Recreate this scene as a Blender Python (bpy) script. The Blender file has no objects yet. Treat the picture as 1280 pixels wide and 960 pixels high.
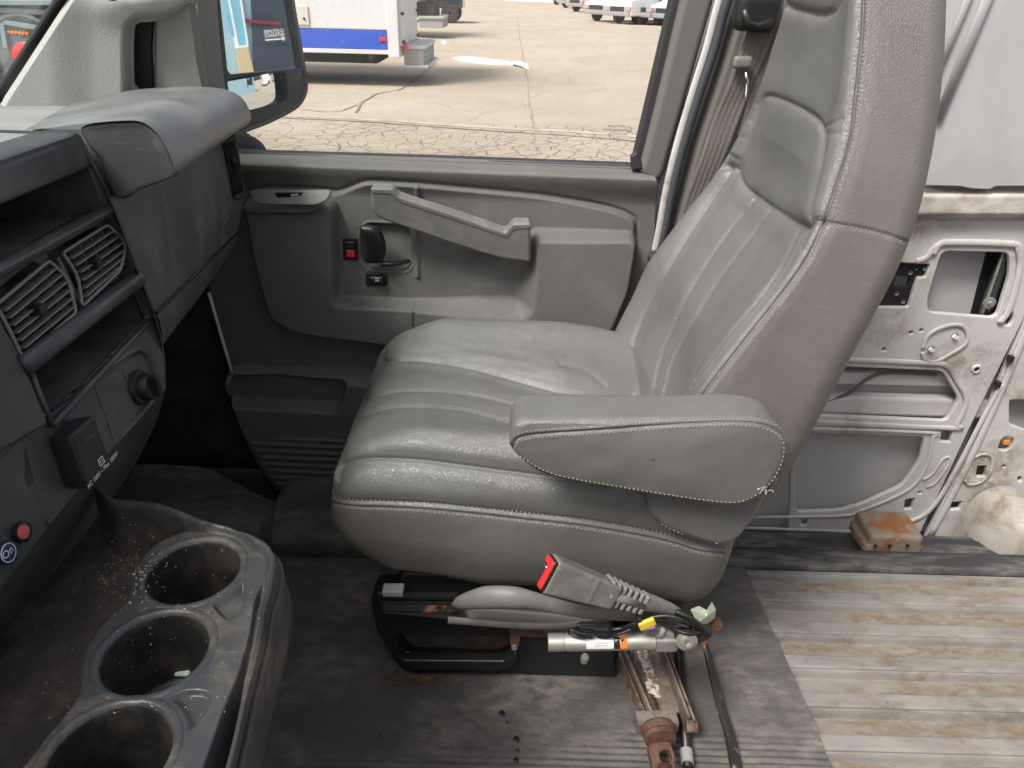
import bpy, bmesh, math, random
import numpy as np
from mathutils import Vector, Matrix
from mathutils.bvhtree import BVHTree
random.seed(7); np.random.seed(7)
R = math.radians
scene = bpy.context.scene
col = scene.collection

# ------------------------------------------------------------------ camera
FPX, CAMZ, PITCH, ROLL = 900.0, 1.05, R(29.05), R(1.5)
CAMP = np.array([0.0, 0.0, CAMZ])
C_R, S_R, C_P, S_P = math.cos(ROLL), math.sin(ROLL), math.cos(PITCH), math.sin(PITCH)
Rt = np.array([1.0, 0, 0]); Up = np.array([0, S_P, C_P]); Fw = np.array([0, C_P, -S_P])
cx_ = C_R*Rt + S_R*Up; cy_ = -S_R*Rt + C_R*Up
cam_d = bpy.data.cameras.new('camera'); cam = bpy.data.objects.new('camera', cam_d); col.objects.link(cam)
cam.matrix_world = Matrix(((cx_[0], cy_[0], -Fw[0], 0), (cx_[1], cy_[1], -Fw[1], 0), (cx_[2], cy_[2], -Fw[2], CAMZ), (0, 0, 0, 1)))
cam_d.sensor_width = 36.0; cam_d.lens = FPX/1280*36; cam_d.clip_start = 0.02; cam_d.clip_end = 600
scene.camera = cam

# ------------------------------------------------------------------ sky, sun, exposure
world = bpy.data.worlds.new('World'); scene.world = world; world.use_nodes = True
wn = world.node_tree.nodes; wl = world.node_tree.links
SUN_EL, SUN_AZ = R(54), R(226)          # azimuth measured from +Y towards +X: light comes from the driver's side and ahead
sky = wn.new('ShaderNodeTexSky'); sky.sky_type = 'NISHITA'; sky.sun_disc = False
sky.sun_elevation = SUN_EL; sky.sun_rotation = SUN_AZ
sky.air_density = 1.0; sky.dust_density = 4.0; sky.ozone_density = 1.0
hs = wn.new('ShaderNodeHueSaturation'); hs.inputs['Saturation'].default_value = 0.36
wl.new(sky.outputs[0], hs.inputs['Color']); wl.new(hs.outputs[0], wn['Background'].inputs[0])
wn['Background'].inputs[1].default_value = 0.115
sd = bpy.data.lights.new('sun', 'SUN'); sun = bpy.data.objects.new('sun', sd); col.objects.link(sun)
sd.energy = 2.5; sd.angle = R(17); sd.color = (1.0, 0.95, 0.87)
sdir = Vector((math.sin(SUN_AZ)*math.cos(SUN_EL), math.cos(SUN_AZ)*math.cos(SUN_EL), math.sin(SUN_EL)))
sun.rotation_euler = sdir.to_track_quat('Z', 'Y').to_euler()
vs = scene.view_settings
vs.view_transform = 'Standard'; vs.look = 'None'; vs.gamma = 1.0; vs.exposure = 0.72; vs.use_curve_mapping = False
scene.cycles.max_bounces = 8; scene.cycles.transparent_max_bounces = 12

# ------------------------------------------------------------------ measuring: a sight line cut with a real plane
def ray(px, py):
    a0, b0 = (px-640)/FPX, (py-480)/FPX
    a, b = a0*C_R + b0*S_R, -a0*S_R + b0*C_R
    return np.array([a, C_P - b*S_P, -S_P - b*C_P])
def U(px, py, Y=None, X=None, Z=None):
    d = ray(px, py)
    if Y is not None: s = Y/d[1]
    elif X is not None: s = X/d[0]
    else: s = (Z-CAMZ)/d[2]
    return CAMP + s*d
def UP(px, py, p0, n):
    d = ray(px, py); n = np.asarray(n, float)
    return CAMP + d*(np.dot(np.asarray(p0, float)-CAMP, n)/np.dot(d, n))
def proj(V):
    W = np.asarray(V) - CAMP
    z = W@Fw; z = np.where(np.abs(z) < 1e-6, 1e-6, z)
    return 640 + FPX*(W@cx_)/z, 480 - FPX*(W@cy_)/z

# ------------------------------------------------------------------ curves in 2-D
def smooth(pts, n=8, closed=False):
    P = np.asarray(pts, float); m = len(P); out = []
    for i in range(m if closed else m-1):
        p1, p2 = P[i], P[(i+1) % m]
        p0 = P[i-1] if (i > 0 or closed) else 2*p1-p2
        p3 = P[(i+2) % m] if (i+2 < m or closed) else 2*p2-p1
        for k in range(n):
            t = k/n
            out.append(0.5*(2*p1 + (p2-p0)*t + (2*p0-5*p1+4*p2-p3)*t*t + (3*p1-p0-3*p2+p3)*t**3))
    if not closed: out.append(P[-1])
    return np.array(out)
def rounded(pts, r, n=5):
    P = np.asarray(pts, float); out = []; m = len(P)
    for i in range(m):
        a, b, c = P[i-1], P[i], P[(i+1) % m]
        l1, l2 = np.linalg.norm(a-b), np.linalg.norm(c-b)
        rr = min(r, l1*.45, l2*.45)
        s, e = b+(a-b)/l1*rr, b+(c-b)/l2*rr
        for k in range(n+1):
            t = k/n; out.append((1-t)**2*s + 2*t*(1-t)*b + t*t*e)
    return np.array(out)
def resample(P, n, closed=False):
    P = np.asarray(P, float)
    if closed: P = np.vstack([P, P[:1]])
    d = np.r_[0, np.cumsum(np.linalg.norm(np.diff(P, axis=0), axis=1))]
    t = np.linspace(0, d[-1], n+1)[:-1] if closed else np.linspace(0, d[-1], n)
    return np.stack([np.interp(t, d, P[:, k]) for k in range(P.shape[1])], 1)
def dist_line(x, y, pts, closed=False):
    P = np.asarray(pts, float); best = np.full(np.shape(x), 1e9)
    m = len(P)
    for i in range(m if closed else m-1):
        a, b = P[i], P[(i+1) % m]; ab = b-a; L = max(ab@ab, 1e-12)
        t = np.clip(((x-a[0])*ab[0] + (y-a[1])*ab[1])/L, 0, 1)
        best = np.minimum(best, np.hypot(x-a[0]-t*ab[0], y-a[1]-t*ab[1]))
    return best
def inside(x, y, pts):
    P = np.asarray(pts, float); r = np.zeros(np.shape(x), bool); j = len(P)-1
    for i in range(len(P)):
        xi, yi, xj, yj = *P[i], *P[j]
        if yi != yj:
            r ^= ((yi > y) != (yj > y)) & (x < (xj-xi)*(y-yi)/(yj-yi)+xi)
        j = i
    return r
def sdf(x, y, pts):                                   # negative inside
    d = dist_line(x, y, pts, True); return np.where(inside(x, y, pts), -d, d)
def sstep(a, b, x):
    t = np.clip((x-a)/(b-a), 0, 1); return t*t*(3-2*t)
def vnoise(x, y, seed=0):                             # cheap smooth value noise
    x = np.asarray(x, float); y = np.asarray(y, float)
    xi, yi = np.floor(x).astype(int), np.floor(y).astype(int); fx, fy = x-xi, y-yi
    fx, fy = fx*fx*(3-2*fx), fy*fy*(3-2*fy)
    h = lambda i, j: (np.sin(i*127.1 + j*311.7 + seed*74.7)*43758.5453) % 1.0
    return (h(xi, yi)*(1-fx)+h(xi+1, yi)*fx)*(1-fy) + (h(xi, yi+1)*(1-fx)+h(xi+1, yi+1)*fx)*fy - .5

# ------------------------------------------------------------------ things and parts
def thing(name, label, cat, loc=(0, 0, 0), group=None, kind=None):
    o = bpy.data.objects.new(name, None); col.objects.link(o); o.location = loc
    o.empty_display_size = .05
    o['label'] = label; o['category'] = cat
    if group: o['group'] = group
    if kind: o['kind'] = kind
    return o
def tag(o, label, cat, group=None, kind=None):
    o['label'] = label; o['category'] = cat
    if group: o['group'] = group
    if kind: o['kind'] = kind
    return o
def wloc(o):
    v = Vector((0, 0, 0))
    while o: v += o.location; o = o.parent
    return v
def link(name, me, m=None, parent=None, label=None, kind=None):
    o = bpy.data.objects.new(name, me); col.objects.link(o)
    if m and not me.materials: me.materials.append(m)
    if parent:
        o.parent = parent
        o.location = -wloc(parent)                     # meshes are written in world metres
    if label: o['label'] = label
    if kind: o['kind'] = kind
    return o
def copy_tree(o, parent=None):
    c = o.copy(); col.objects.link(c); c.parent = parent
    for ch in [q for q in bpy.data.objects if q.parent == o]: copy_tree(ch, c)
    return c
def npmesh(name, V, F, m, parent=None, flat=False, label=None, kind=None):
    me = bpy.data.meshes.new(name)
    V = np.asarray(V, float)
    me.from_pydata(V.tolist(), [], F.tolist() if isinstance(F, np.ndarray) else F)
    if not flat: me.shade_smooth()
    me.update()
    return link(name, me, m, parent, label, kind)
def gridfaces(nu, nv, closed=False, off=0, flip=False):
    i = np.arange(nu-1)[:, None]; j = np.arange(nv if closed else nv-1)[None, :]
    a = i*nv+j; b = i*nv+(j+1) % nv; c = (i+1)*nv+(j+1) % nv; d = (i+1)*nv+j
    F = np.stack([a, b, c, d], -1).reshape(-1, 4)+off
    return F[:, ::-1] if flip else F
def rbox(h, r, n=(20, 20, 20)):
    """closed box of half sizes h with edges rounded by r, evenly gridded; returns verts, quads and the cube parameter in -1..1"""
    h = np.array(h, float); Vs, Qs, Fs = [], [], []; off = 0
    for ax in range(3):
        u, v = (ax+1) % 3, (ax+2) % 3
        for s in (-1, 1):
            a = np.linspace(-1, 1, n[u]+1); b = np.linspace(-1, 1, n[v]+1)
            A, B = np.meshgrid(a, b, indexing='ij'); q = np.zeros(A.shape+(3,))
            q[..., ax] = s; q[..., u] = A; q[..., v] = B
            Q = q.reshape(-1, 3); Vs.append(Q); Fs.append(gridfaces(n[u]+1, n[v]+1, off=off, flip=(s < 0)))
            off += len(Q)
    Q = np.vstack(Vs); F = np.vstack(Fs)
    key = np.round(Q*1e5).astype(np.int64); _, idx, inv = np.unique(key, axis=0, return_index=True, return_inverse=True)
    Q = Q[idx]; F = inv.reshape(-1)[F]
    rr = np.minimum(r, h*.999)
    P = Q*h; C = np.clip(P, -(h-rr), h-rr); D = (P-C)/rr
    L = np.linalg.norm(D, axis=1); L[L < 1e-9] = 1
    mx = np.abs(D).max(1)
    D = D/L[:, None]*np.where(mx > 0, 1, 0)[:, None]
    return C+D*rr, F, Q
def vnormals(V, F):
    n = np.cross(V[F[:, 2]]-V[F[:, 0]], V[F[:, 3]]-V[F[:, 1]]); N = np.zeros_like(V)
    for k in range(4): np.add.at(N, F[:, k], n)
    return N/np.maximum(np.linalg.norm(N, axis=1), 1e-12)[:, None]
def facing(V, N):
    D = CAMP-V; D /= np.linalg.norm(D, axis=1)[:, None]; return (N*D).sum(1)
def carve(V, N, line, w, depth, closed=False, shape=2.0):
    x, y = proj(V); d = dist_line(x, y, line, closed)
    g = np.exp(-(d/w)**shape)*sstep(-.05, .12, facing(V, N))
    return V - N*(g*depth)[:, None]
def beam(bm, p, q, w, h, up=(0, 0, 1)):
    p, q = Vector(p), Vector(q); d = (q-p).normalized(); up = Vector(up)
    s = d.cross(up); s = s.normalized() if s.length > 1e-6 else Vector((1, 0, 0)); t = s.cross(d)
    vs_ = [bm.verts.new(c + s*(w/2*a) + t*(h/2*b)) for c in (p, q) for a, b in ((-1, -1), (1, -1), (1, 1), (-1, 1))]
    for f in ((0, 1, 2, 3), (7, 6, 5, 4), (0, 4, 5, 1), (1, 5, 6, 2), (2, 6, 7, 3), (3, 7, 4, 0)): bm.faces.new([vs_[k] for k in f])
def bmobj(name, bm, m, parent=None, bevel=0, smooth_=False, label=None, kind=None, seg=2):
    if bevel: bmesh.ops.bevel(bm, geom=bm.edges[:], offset=bevel, segments=seg, profile=.6, affect='EDGES', clamp_overlap=True)
    bmesh.ops.recalc_face_normals(bm, faces=bm.faces)
    me = bpy.data.meshes.new(name); bm.to_mesh(me); bm.free()
    if smooth_: me.shade_smooth()
    return link(name, me, m, parent, label, kind)
def box(name, c, s, m, parent=None, bevel=.003, rot=None, **k):
    bm = bmesh.new(); bmesh.ops.create_cube(bm, size=1); bmesh.ops.scale(bm, vec=s, verts=bm.verts)
    if bevel: bmesh.ops.bevel(bm, geom=bm.edges[:], offset=bevel, segments=3, profile=.6, affect='EDGES', clamp_overlap=True)
    M = Matrix.Translation(Vector(c)) @ (rot.to_4x4() if rot else Matrix.Identity(4)); bm.transform(M)
    return bmobj(name, bm, m, parent, 0, **k)
def beamobj(name, p, q, w, h, m, parent=None, bevel=.002, up=(0, 0, 1), **k):
    bm = bmesh.new(); beam(bm, p, q, w, h, up); return bmobj(name, bm, m, parent, bevel, **k)
def tube(name, pts, rad, m, parent=None, n=10, sq=(1, 1), caps=True, up=(0, 0, 1), **k):
    P = np.asarray(pts, float); rad = np.broadcast_to(np.asarray(rad, float), (len(P),))
    T = np.gradient(P, axis=0); T /= np.maximum(np.linalg.norm(T, axis=1), 1e-9)[:, None]
    A = np.cross(T, np.array(up, float)); la = np.linalg.norm(A, axis=1)
    A[la < 1e-3] = np.cross(T[la < 1e-3], [0, 1, .01]); A /= np.linalg.norm(A, axis=1)[:, None]
    B = np.cross(A, T); th = np.arange(n)/n*2*math.pi
    V = P[:, None] + rad[:, None, None]*(A[:, None]*np.cos(th)[None, :, None]*sq[0] + B[:, None]*np.sin(th)[None, :, None]*sq[1])
    V = V.reshape(-1, 3); F = gridfaces(len(P), n, True).tolist()
    if caps: F += [list(range(n))[::-1], [(len(P)-1)*n+i for i in range(n)]]
    return npmesh(name, V, F, m, parent, **k)
def lathe(name, prof, M, m, parent=None, n=24, caps=True, **k):      # prof: (radius, height) list; M: matrix whose z is the axis
    pr = np.array(prof, float); th = np.arange(n)/n*2*math.pi
    V = np.stack([pr[:, :1]*np.cos(th), pr[:, :1]*np.sin(th), np.repeat(pr[:, 1:], n, 1)], -1).reshape(-1, 3)
    Mn = np.array(M); V = V@Mn[:3, :3].T + Mn[:3, 3]
    F = gridfaces(len(pr), n, True).tolist() + ([list(range(n))[::-1], [(len(pr)-1)*n+i for i in range(n)]] if caps else [])
    o = npmesh(name, V, F, m, parent, **k)
    o.data.set_sharp_from_angle(angle=R(35)); return o
def axis_matrix(p, d, up=(0, 0, 1)):
    d = Vector(d).normalized(); x = Vector(up).cross(d)
    x = x.normalized() if x.length > 1e-5 else Vector((1, 0, 0)); y = d.cross(x)
    return Matrix(((x[0], y[0], d[0], p[0]), (x[1], y[1], d[1], p[1]), (x[2], y[2], d[2], p[2]), (0, 0, 0, 1)))
def plane_basis(n):
    n = Vector(n).normalized(); z = Vector((0, 0, 1)) if abs(n.z) < .9 else Vector((0, 1, 0))
    e1 = z.cross(n).normalized(); e2 = n.cross(e1); return e1, e2, n
def plate(name, outer, holes, p0, n, thick, m, parent=None, bevel=.003, px=True, res=3, **k):
    """flat sheet with openings; outlines given as sight points cut with the plane (p0, n); n faces the viewer, the sheet lies behind it"""
    e1, e2, nn = plane_basis(n); p0v = Vector(p0)
    cu = bpy.data.curves.new(name, 'CURVE'); cu.dimensions = '2D'; cu.fill_mode = 'BOTH'
    for lp in [outer]+list(holes):
        s = cu.splines.new('POLY'); s.points.add(len(lp)-1); s.use_cyclic_u = True
        for i, q in enumerate(lp):
            w = Vector(UP(q[0], q[1], p0, n)) if px else Vector(q)
            w = w-p0v; s.points[i].co = (w.dot(e1), w.dot(e2), 0, 1)
    cu.extrude = max(thick/2-bevel, .0001); cu.bevel_depth = bevel; cu.bevel_resolution = res; cu.offset = -bevel
    o = bpy.data.objects.new('tmp', cu); col.objects.link(o)
    dg = bpy.context.evaluated_depsgraph_get(); me = bpy.data.meshes.new_from_object(o.evaluated_get(dg))
    bpy.data.objects.remove(o); bpy.data.curves.remove(cu)
    c = p0v - nn*(thick/2)
    me.transform(Matrix(((e1[0], e2[0], nn[0], c[0]), (e1[1], e2[1], nn[1], c[1]), (e1[2], e2[2], nn[2], c[2]), (0, 0, 0, 1))))
    me.materials.clear(); me.name = name
    me.shade_smooth(); me.set_sharp_from_angle(angle=R(14))
    return link(name, me, m, parent, **k)
def coons(top, bottom, left, right, nu, nv):
    T, B = resample(top, nu), resample(bottom, nu); L, Rr = resample(left, nv), resample(right, nv)
    u = np.linspace(0, 1, nu)[None, :, None]; v = np.linspace(0, 1, nv)[:, None, None]
    S = (1-v)*T[None] + v*B[None] + (1-u)*L[:, None] + u*Rr[:, None]
    S -= (1-u)*(1-v)*T[0] + u*(1-v)*T[-1] + (1-u)*v*B[0] + u*v*B[-1]
    return S                                              # nv x nu x 2
def relief(name, S, p0, n, hfun, m, parent=None, skirt=.04, **k):
    """a moulded panel: points S on the plane, raised along n by hfun(px, py)"""
    n = np.asarray(n, float); n /= np.linalg.norm(n)
    nv, nu = S.shape[:2]; x, y = S[..., 0].ravel(), S[..., 1].ravel()
    a0, b0 = (x-640)/FPX, (y-480)/FPX; a, b = a0*C_R+b0*S_R, -a0*S_R+b0*C_R
    D = np.stack([a, C_P-b*S_P, -S_P-b*C_P], 1)
    t = np.dot(np.asarray(p0, float)-CAMP, n)/(D@n)
    V = CAMP + D*t[:, None] + n*np.asarray(hfun(x, y))[:, None]
    F = gridfaces(nv, nu)
    if skirt:
        G = V.reshape(nv, nu, 3); ring = np.vstack([G[0], G[1:, -1], G[-1, -2::-1], G[-2:0:-1, 0]])
        idx = np.arange(nv*nu).reshape(nv, nu); ri = np.concatenate([idx[0], idx[1:, -1], idx[-1, -2::-1], idx[-2:0:-1, 0]])
        off = len(V); V = np.vstack([V, ring-n*skirt]); m_ = len(ri); q = np.arange(m_)
        F = np.vstack([F, np.stack([ri[(q+1) % m_], ri[q], off+q, off+(q+1) % m_], 1)])
    # orient towards n
    f = F[len(F)//3]; nn = np.cross(V[f[1]]-V[f[0]], V[f[2]]-V[f[1]])
    if nn@n < 0: F = F[:, ::-1]
    return npmesh(name, V, F, m, parent, **k)
def pill(name, outline, Y0, Y1, r, m, parent=None, n=160, rings=24, edge=8, back=None, post=None, px=True, puff=0., **k):
    """cushion-like solid: a star-shaped outline (sight points at depth Y0) carried back to Y1 with edges rounded by r"""
    O = resample(outline, n, True)
    if px: O = np.array([U(q[0], q[1], Y=Y0) for q in O])[:, [0, 2]]
    c = O.mean(0); d = O-c; L = np.linalg.norm(d, axis=1)[:, None]
    prof = []                                            # (inset metres or scale, y)
    V = []
    for i in range(rings, 0, -1):                        # front cap, centre outwards
        s = 1-i/rings*.985
        V.append(np.c_[(c+d*(1-r/L)*s), np.full(n, Y0-puff*(1-s*s))])
    for i in range(edge+1):
        a = i/edge*math.pi/2
        V.append(np.c_[c+d*(1-r*(1-math.sin(a))/L), np.full(n, Y0+r*(1-math.cos(a)))])
    for i in range(edge+1):
        a = math.pi/2-i/edge*math.pi/2
        V.append(np.c_[c+d*(1-r*(1-math.sin(a))/L), np.full(n, Y1-r*(1-math.cos(a)))])
    V.append(np.c_[c+d*.02, np.full(n, Y1)])
    nr = len(V); V = np.vstack(V)[:, [0, 2, 1]]; F = gridfaces(nr, n, True)
    N = vnormals(V, F); Y = F[:, ::-1]
    q = np.argmin(V[:, 1])
    if N[q][1] > 0: F = Y; N = -N
    if post: V = post(V, N, F)
    return npmesh(name, V, F, m, parent, **k), V, F

def stitches(name, lines, V, F, m, parent=None, step=5.5, ln=4.0, w=.0010, lift=.0004):
    """thread stitches laid on a finished surface along sight curves"""
    bvh = BVHTree.FromPolygons(V.tolist(), F.tolist()); bm = bmesh.new(); cam_v = Vector(CAMP)
    for L in lines:
        P = np.asarray(L, float); tot = np.linalg.norm(np.diff(P, axis=0), axis=1).sum()
        n = max(int(tot/step), 2); Q = resample(P, n*4+1)
        for i in range(n):
            a, b = Q[i*4], Q[i*4+3]
            r0 = bvh.ray_cast(cam_v, Vector(ray(*a)).normalized()); r1 = bvh.ray_cast(cam_v, Vector(ray(*b)).normalized())
            if r0[0] is None or r1[0] is None or (r0[0]-r1[0]).length > .03: continue
            nn = (r0[1]+r1[1]).normalized()
            if nn.dot(cam_v-r0[0]) < 0: nn = -nn
            p, q = r0[0]+nn*lift, r1[0]+nn*lift; mid = (p+q)/2 + nn*w*.6
            s = (q-p).cross(nn).normalized()*w*.5
            v = [bm.verts.new(z) for z in (p, mid-s, mid+nn*w*.5, mid+s, q, mid-nn*w)]
            for f in ((0, 2, 1), (0, 3, 2), (4, 1, 2), (4, 2, 3), (0, 1, 5), (0, 5, 3), (4, 5, 1), (4, 3, 5)): bm.faces.new([v[k] for k in f])
    me = bpy.data.meshes.new(name); bm.to_mesh(me); bm.free(); me.shade_smooth()
    o = link(name, me, m, parent); o['kind'] = 'stuff'; return o
def offset_line(P, d):
    P = np.asarray(P, float); T = np.gradient(P, axis=0); T /= np.maximum(np.linalg.norm(T, axis=1), 1e-9)[:, None]
    return P + np.c_[-T[:, 1], T[:, 0]]*d
def text_mesh(name, s, size, M, m, parent=None, extrude=.0002, align='CENTER', **k):
    cu = bpy.data.curves.new(name, 'FONT'); cu.body = s; cu.size = size; cu.extrude = extrude; cu.align_x = align; cu.align_y = 'CENTER'
    o = bpy.data.objects.new('tmp', cu); col.objects.link(o)
    dg = bpy.context.evaluated_depsgraph_get(); me = bpy.data.meshes.new_from_object(o.evaluated_get(dg))
    bpy.data.objects.remove(o); bpy.data.curves.remove(cu)
    me.transform(M); me.materials.clear(); me.name = name
    return link(name, me, m, parent, **k)

# ------------------------------------------------------------------ materials
def mat(name, c, rough=.5, metal=0, bump=0, bscale=200, btype='noise', dirt=None, dscale=6, damt=.5, dlo=.45, dhi=.62, drough=None,
        var=.0, vscale=12, spec=.5, coat=0, stretch=(1, 1, 1), emit=0, wrinkle=0, wscale=60, scratch=0, alpha=None, dscale2=None):
    M = bpy.data.materials.new(name); M.use_nodes = True; N, L = M.node_tree.nodes, M.node_tree.links
    P = N['Principled BSDF']; P.inputs['Base Color'].default_value = (*c, 1); P.inputs['Roughness'].default_value = rough
    P.inputs['Metallic'].default_value = metal; P.inputs['Specular IOR Level'].default_value = spec
    P.inputs['Coat Weight'].default_value = coat
    geo = N.new('ShaderNodeNewGeometry'); mp = N.new('ShaderNodeMapping'); L.new(geo.outputs['Position'], mp.inputs[0]); mp.inputs['Scale'].default_value = stretch
    def noise(sc, det=4, rg=.55, dist=0, raw=False):
        t = N.new('ShaderNodeTexNoise'); t.inputs['Scale'].default_value = sc; t.inputs['Detail'].default_value = det
        t.inputs['Roughness'].default_value = rg; t.inputs['Distortion'].default_value = dist
        L.new(geo.outputs['Position'] if raw else mp.outputs[0], t.inputs['Vector']); return t.outputs['Fac']
    def ramp(f, lo, hi):
        r = N.new('ShaderNodeMapRange'); r.inputs[1].default_value = lo; r.inputs[2].default_value = hi; L.new(f, r.inputs[0]); return r.outputs[0]
    def mixc(f, a, b, bt='MIX'):
        x = N.new('ShaderNodeMix'); x.data_type = 'RGBA'; x.blend_type = bt
        if hasattr(f, 'links'): L.new(f, x.inputs[0])
        else: x.inputs[0].default_value = f
        for s, q in ((6, a), (7, b)):
            if hasattr(q, 'links'): L.new(q, x.inputs[s])
            else: x.inputs[s].default_value = (*q, 1)
        return x.outputs[2]
    cur = None
    if var:
        cur = mixc(ramp(noise(vscale, 5), .3, .7), tuple(v*(1-var) for v in c), tuple(min(v*(1+var), 1) for v in c))
    if dirt is not None:
        f1 = noise(dscale, 7, .62, .4); f = ramp(f1, dlo, dhi)
        if dscale2:
            mm = N.new('ShaderNodeMath'); mm.operation = 'MULTIPLY'; L.new(f, mm.inputs[0]); L.new(ramp(noise(dscale2, 6, .7), .35, .6), mm.inputs[1]); f = mm.outputs[0]
        mm = N.new('ShaderNodeMath'); mm.operation = 'MULTIPLY'; L.new(f, mm.inputs[0]); mm.inputs[1].default_value = damt
        cur = mixc(mm.outputs[0], cur if cur is not None else c, dirt)
        if drough is not None:
            x = N.new('ShaderNodeMix'); L.new(mm.outputs[0], x.inputs[0]); x.inputs[2].default_value = rough; x.inputs[3].default_value = drough
            L.new(x.outputs[0], P.inputs['Roughness'])
    if scratch:
        t = N.new('ShaderNodeTexNoise'); t.inputs['Scale'].default_value = 30; t.inputs['Detail'].default_value = 6
        m2 = N.new('ShaderNodeMapping'); m2.inputs['Scale'].default_value = (1, 9, 9); m2.inputs['Rotation'].default_value = (.4, .3, .5)
        L.new(geo.outputs['Position'], m2.inputs[0]); L.new(m2.outputs[0], t.inputs['Vector'])
        f = ramp(t.outputs['Fac'], .64, .74)
        mm = N.new('ShaderNodeMath'); mm.operation = 'MULTIPLY'; L.new(f, mm.inputs[0]); mm.inputs[1].default_value = scratch
        cur = mixc(mm.outputs[0], cur if cur is not None else c, (.42, .41, .39))
    if cur is not None: L.new(cur, P.inputs['Base Color'])
    nrm = None
    def bumpn(h, dist, strength=1.0):
        nonlocal nrm
        b = N.new('ShaderNodeBump'); b.inputs['Distance'].default_value = dist; b.inputs['Strength'].default_value = strength
        L.new(h, b.inputs['Height'])
        if nrm is not None: L.new(nrm, b.inputs['Normal'])
        nrm = b.outputs[0]
    if wrinkle:
        bumpn(noise(wscale, 6, .6, 1.2), wrinkle)
    if bump:
        if btype == 'noise': bumpn(noise(bscale, 3), bump)
        else:
            t = N.new('ShaderNodeTexVoronoi'); t.inputs['Scale'].default_value = bscale; t.feature = 'DISTANCE_TO_EDGE' if btype == 'leather' else 'F1'
            L.new(mp.outputs[0], t.inputs['Vector']); h = t.outputs['Distance']
            if btype == 'leather': h = ramp(h, 0, .25)
            bumpn(h, bump)
    if nrm is not None: L.new(nrm, P.inputs['Normal'])
    if emit: P.inputs['Emission Color'].default_value = (*c, 1); P.inputs['Emission Strength'].default_value = emit
    if alpha is not None: P.inputs['Alpha'].default_value = alpha
    return M
M_leather = mat('grey_leather', (.158, .156, .148), .31, spec=.7, bump=.00022, bscale=520, btype='leather', wrinkle=.0007, wscale=30, var=.09, vscale=7, scratch=.05,
                dirt=(.10, .092, .08), dscale=9, damt=.45, dlo=.5, dhi=.7, drough=.5)
M_seatside = mat('brown_grey_seat_side', (.150, .139, .124), .40, spec=.6, bump=.0003, bscale=480, btype='leather', wrinkle=.0008, wscale=34, var=.10, vscale=8, scratch=.16,
                dirt=(.19, .175, .15), dscale=8, damt=.4, dlo=.48, dhi=.7, drough=.55)  # seat side tone, slightly browner and darker than the leather
M_thread = mat('pale_thread', (.46, .43, .375), .8)
M_doorp = mat('grey_door_plastic', (.142, .137, .128), .5, bump=.0004, bscale=500, btype='leather', var=.05, vscale=7, dirt=(.31, .29, .25), dscale=9, damt=.3, dlo=.52, dhi=.75)
M_doorlow = mat('light_lifted_door_plastic', (.165, .155, .142), .6, bump=.0004, bscale=500, btype='leather', dirt=(.22, .20, .18), dscale=12, damt=.3)  # door plastic again, base colour raised where little light reaches
M_handle = mat('smooth_grey_plastic', (.165, .160, .148), .45, bump=.0002, bscale=600, dirt=(.33, .31, .27), dscale=20, damt=.3)
M_dash = mat('charcoal_plastic', (.064, .066, .068), .33, bump=.0002, bscale=700, var=.15, vscale=9, dirt=(.24, .225, .205), dscale=11, damt=.5, dlo=.50, dhi=.74, drough=.8, scratch=.12, dscale2=70)
M_dashtex = mat('grained_charcoal_plastic', (.108, .110, .110), .45, bump=.0007, bscale=330, btype='leather', dirt=(.28, .27, .255), dscale=6, damt=.6, dlo=.45, dhi=.68, drough=.85, stretch=(1, 2, .7))
M_dashtop = mat('dusty_dash_top', (.30, .30, .29), .62, bump=.0004, bscale=400, btype='leather', dirt=(.42, .41, .38), dscale=7, damt=.6, dlo=.4, dhi=.65)
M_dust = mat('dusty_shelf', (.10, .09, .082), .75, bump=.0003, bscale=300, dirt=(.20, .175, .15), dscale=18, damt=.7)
M_tray = mat('dirty_black_tray', (.048, .050, .053), .33, bump=.0003, bscale=500, dirt=(.22, .175, .13), dscale=11, damt=.6, dlo=.47, dhi=.66, drough=.9, scratch=.12, dscale2=60)
M_black = mat('black_plastic', (.018, .018, .019), .38, bump=.0002, bscale=400)
M_rubber = mat('black_rubber', (.03, .03, .031), .6, bump=.0004, bscale=200)
M_traydirt = mat('brown_dusty_tray', (.050, .044, .039), .6, bump=.0005, bscale=400, dirt=(.17, .13, .095), dscale=13, damt=.65, dlo=.42, dhi=.66, drough=.95, dscale2=70)
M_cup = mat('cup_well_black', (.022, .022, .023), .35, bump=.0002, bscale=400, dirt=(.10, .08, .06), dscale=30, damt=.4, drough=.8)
M_slat = mat('dusty_highlit_slat', (.22, .205, .19), .5, dirt=(.25, .235, .21), dscale=60, damt=.6)  # dusty slats, colour raised to stand in for the front edge highlight
M_pad = mat('dusty_highlit_pad', (.155, .156, .157), .45, bump=.0003, bscale=600, var=.12, vscale=9, dirt=(.34, .33, .31), dscale=7, damt=.5, dlo=.46, dhi=.7, drough=.75, scratch=.12)  # dust and the pad's highlight both go into this lighter base colour
M_beige = mat('warm_grey_trim', (.40, .392, .35), .7, bump=.0006, bscale=260)
M_greytrim = mat('mid_grey_trim', (.135, .128, .115), .65, bump=.0005, bscale=300)
M_white = mat('white_body_paint', (.56, .545, .53), .38, var=.05, vscale=6, dirt=(.26, .21, .155), dscale=5, damt=.85, dlo=.47, dhi=.62, drough=.8, scratch=.4, dscale2=36)
M_skin = mat('pale_outer_skin', (.50, .495, .50), .45, var=.04, dirt=(.36, .33, .28), dscale=4, damt=.5, dlo=.5, dhi=.7)
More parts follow.
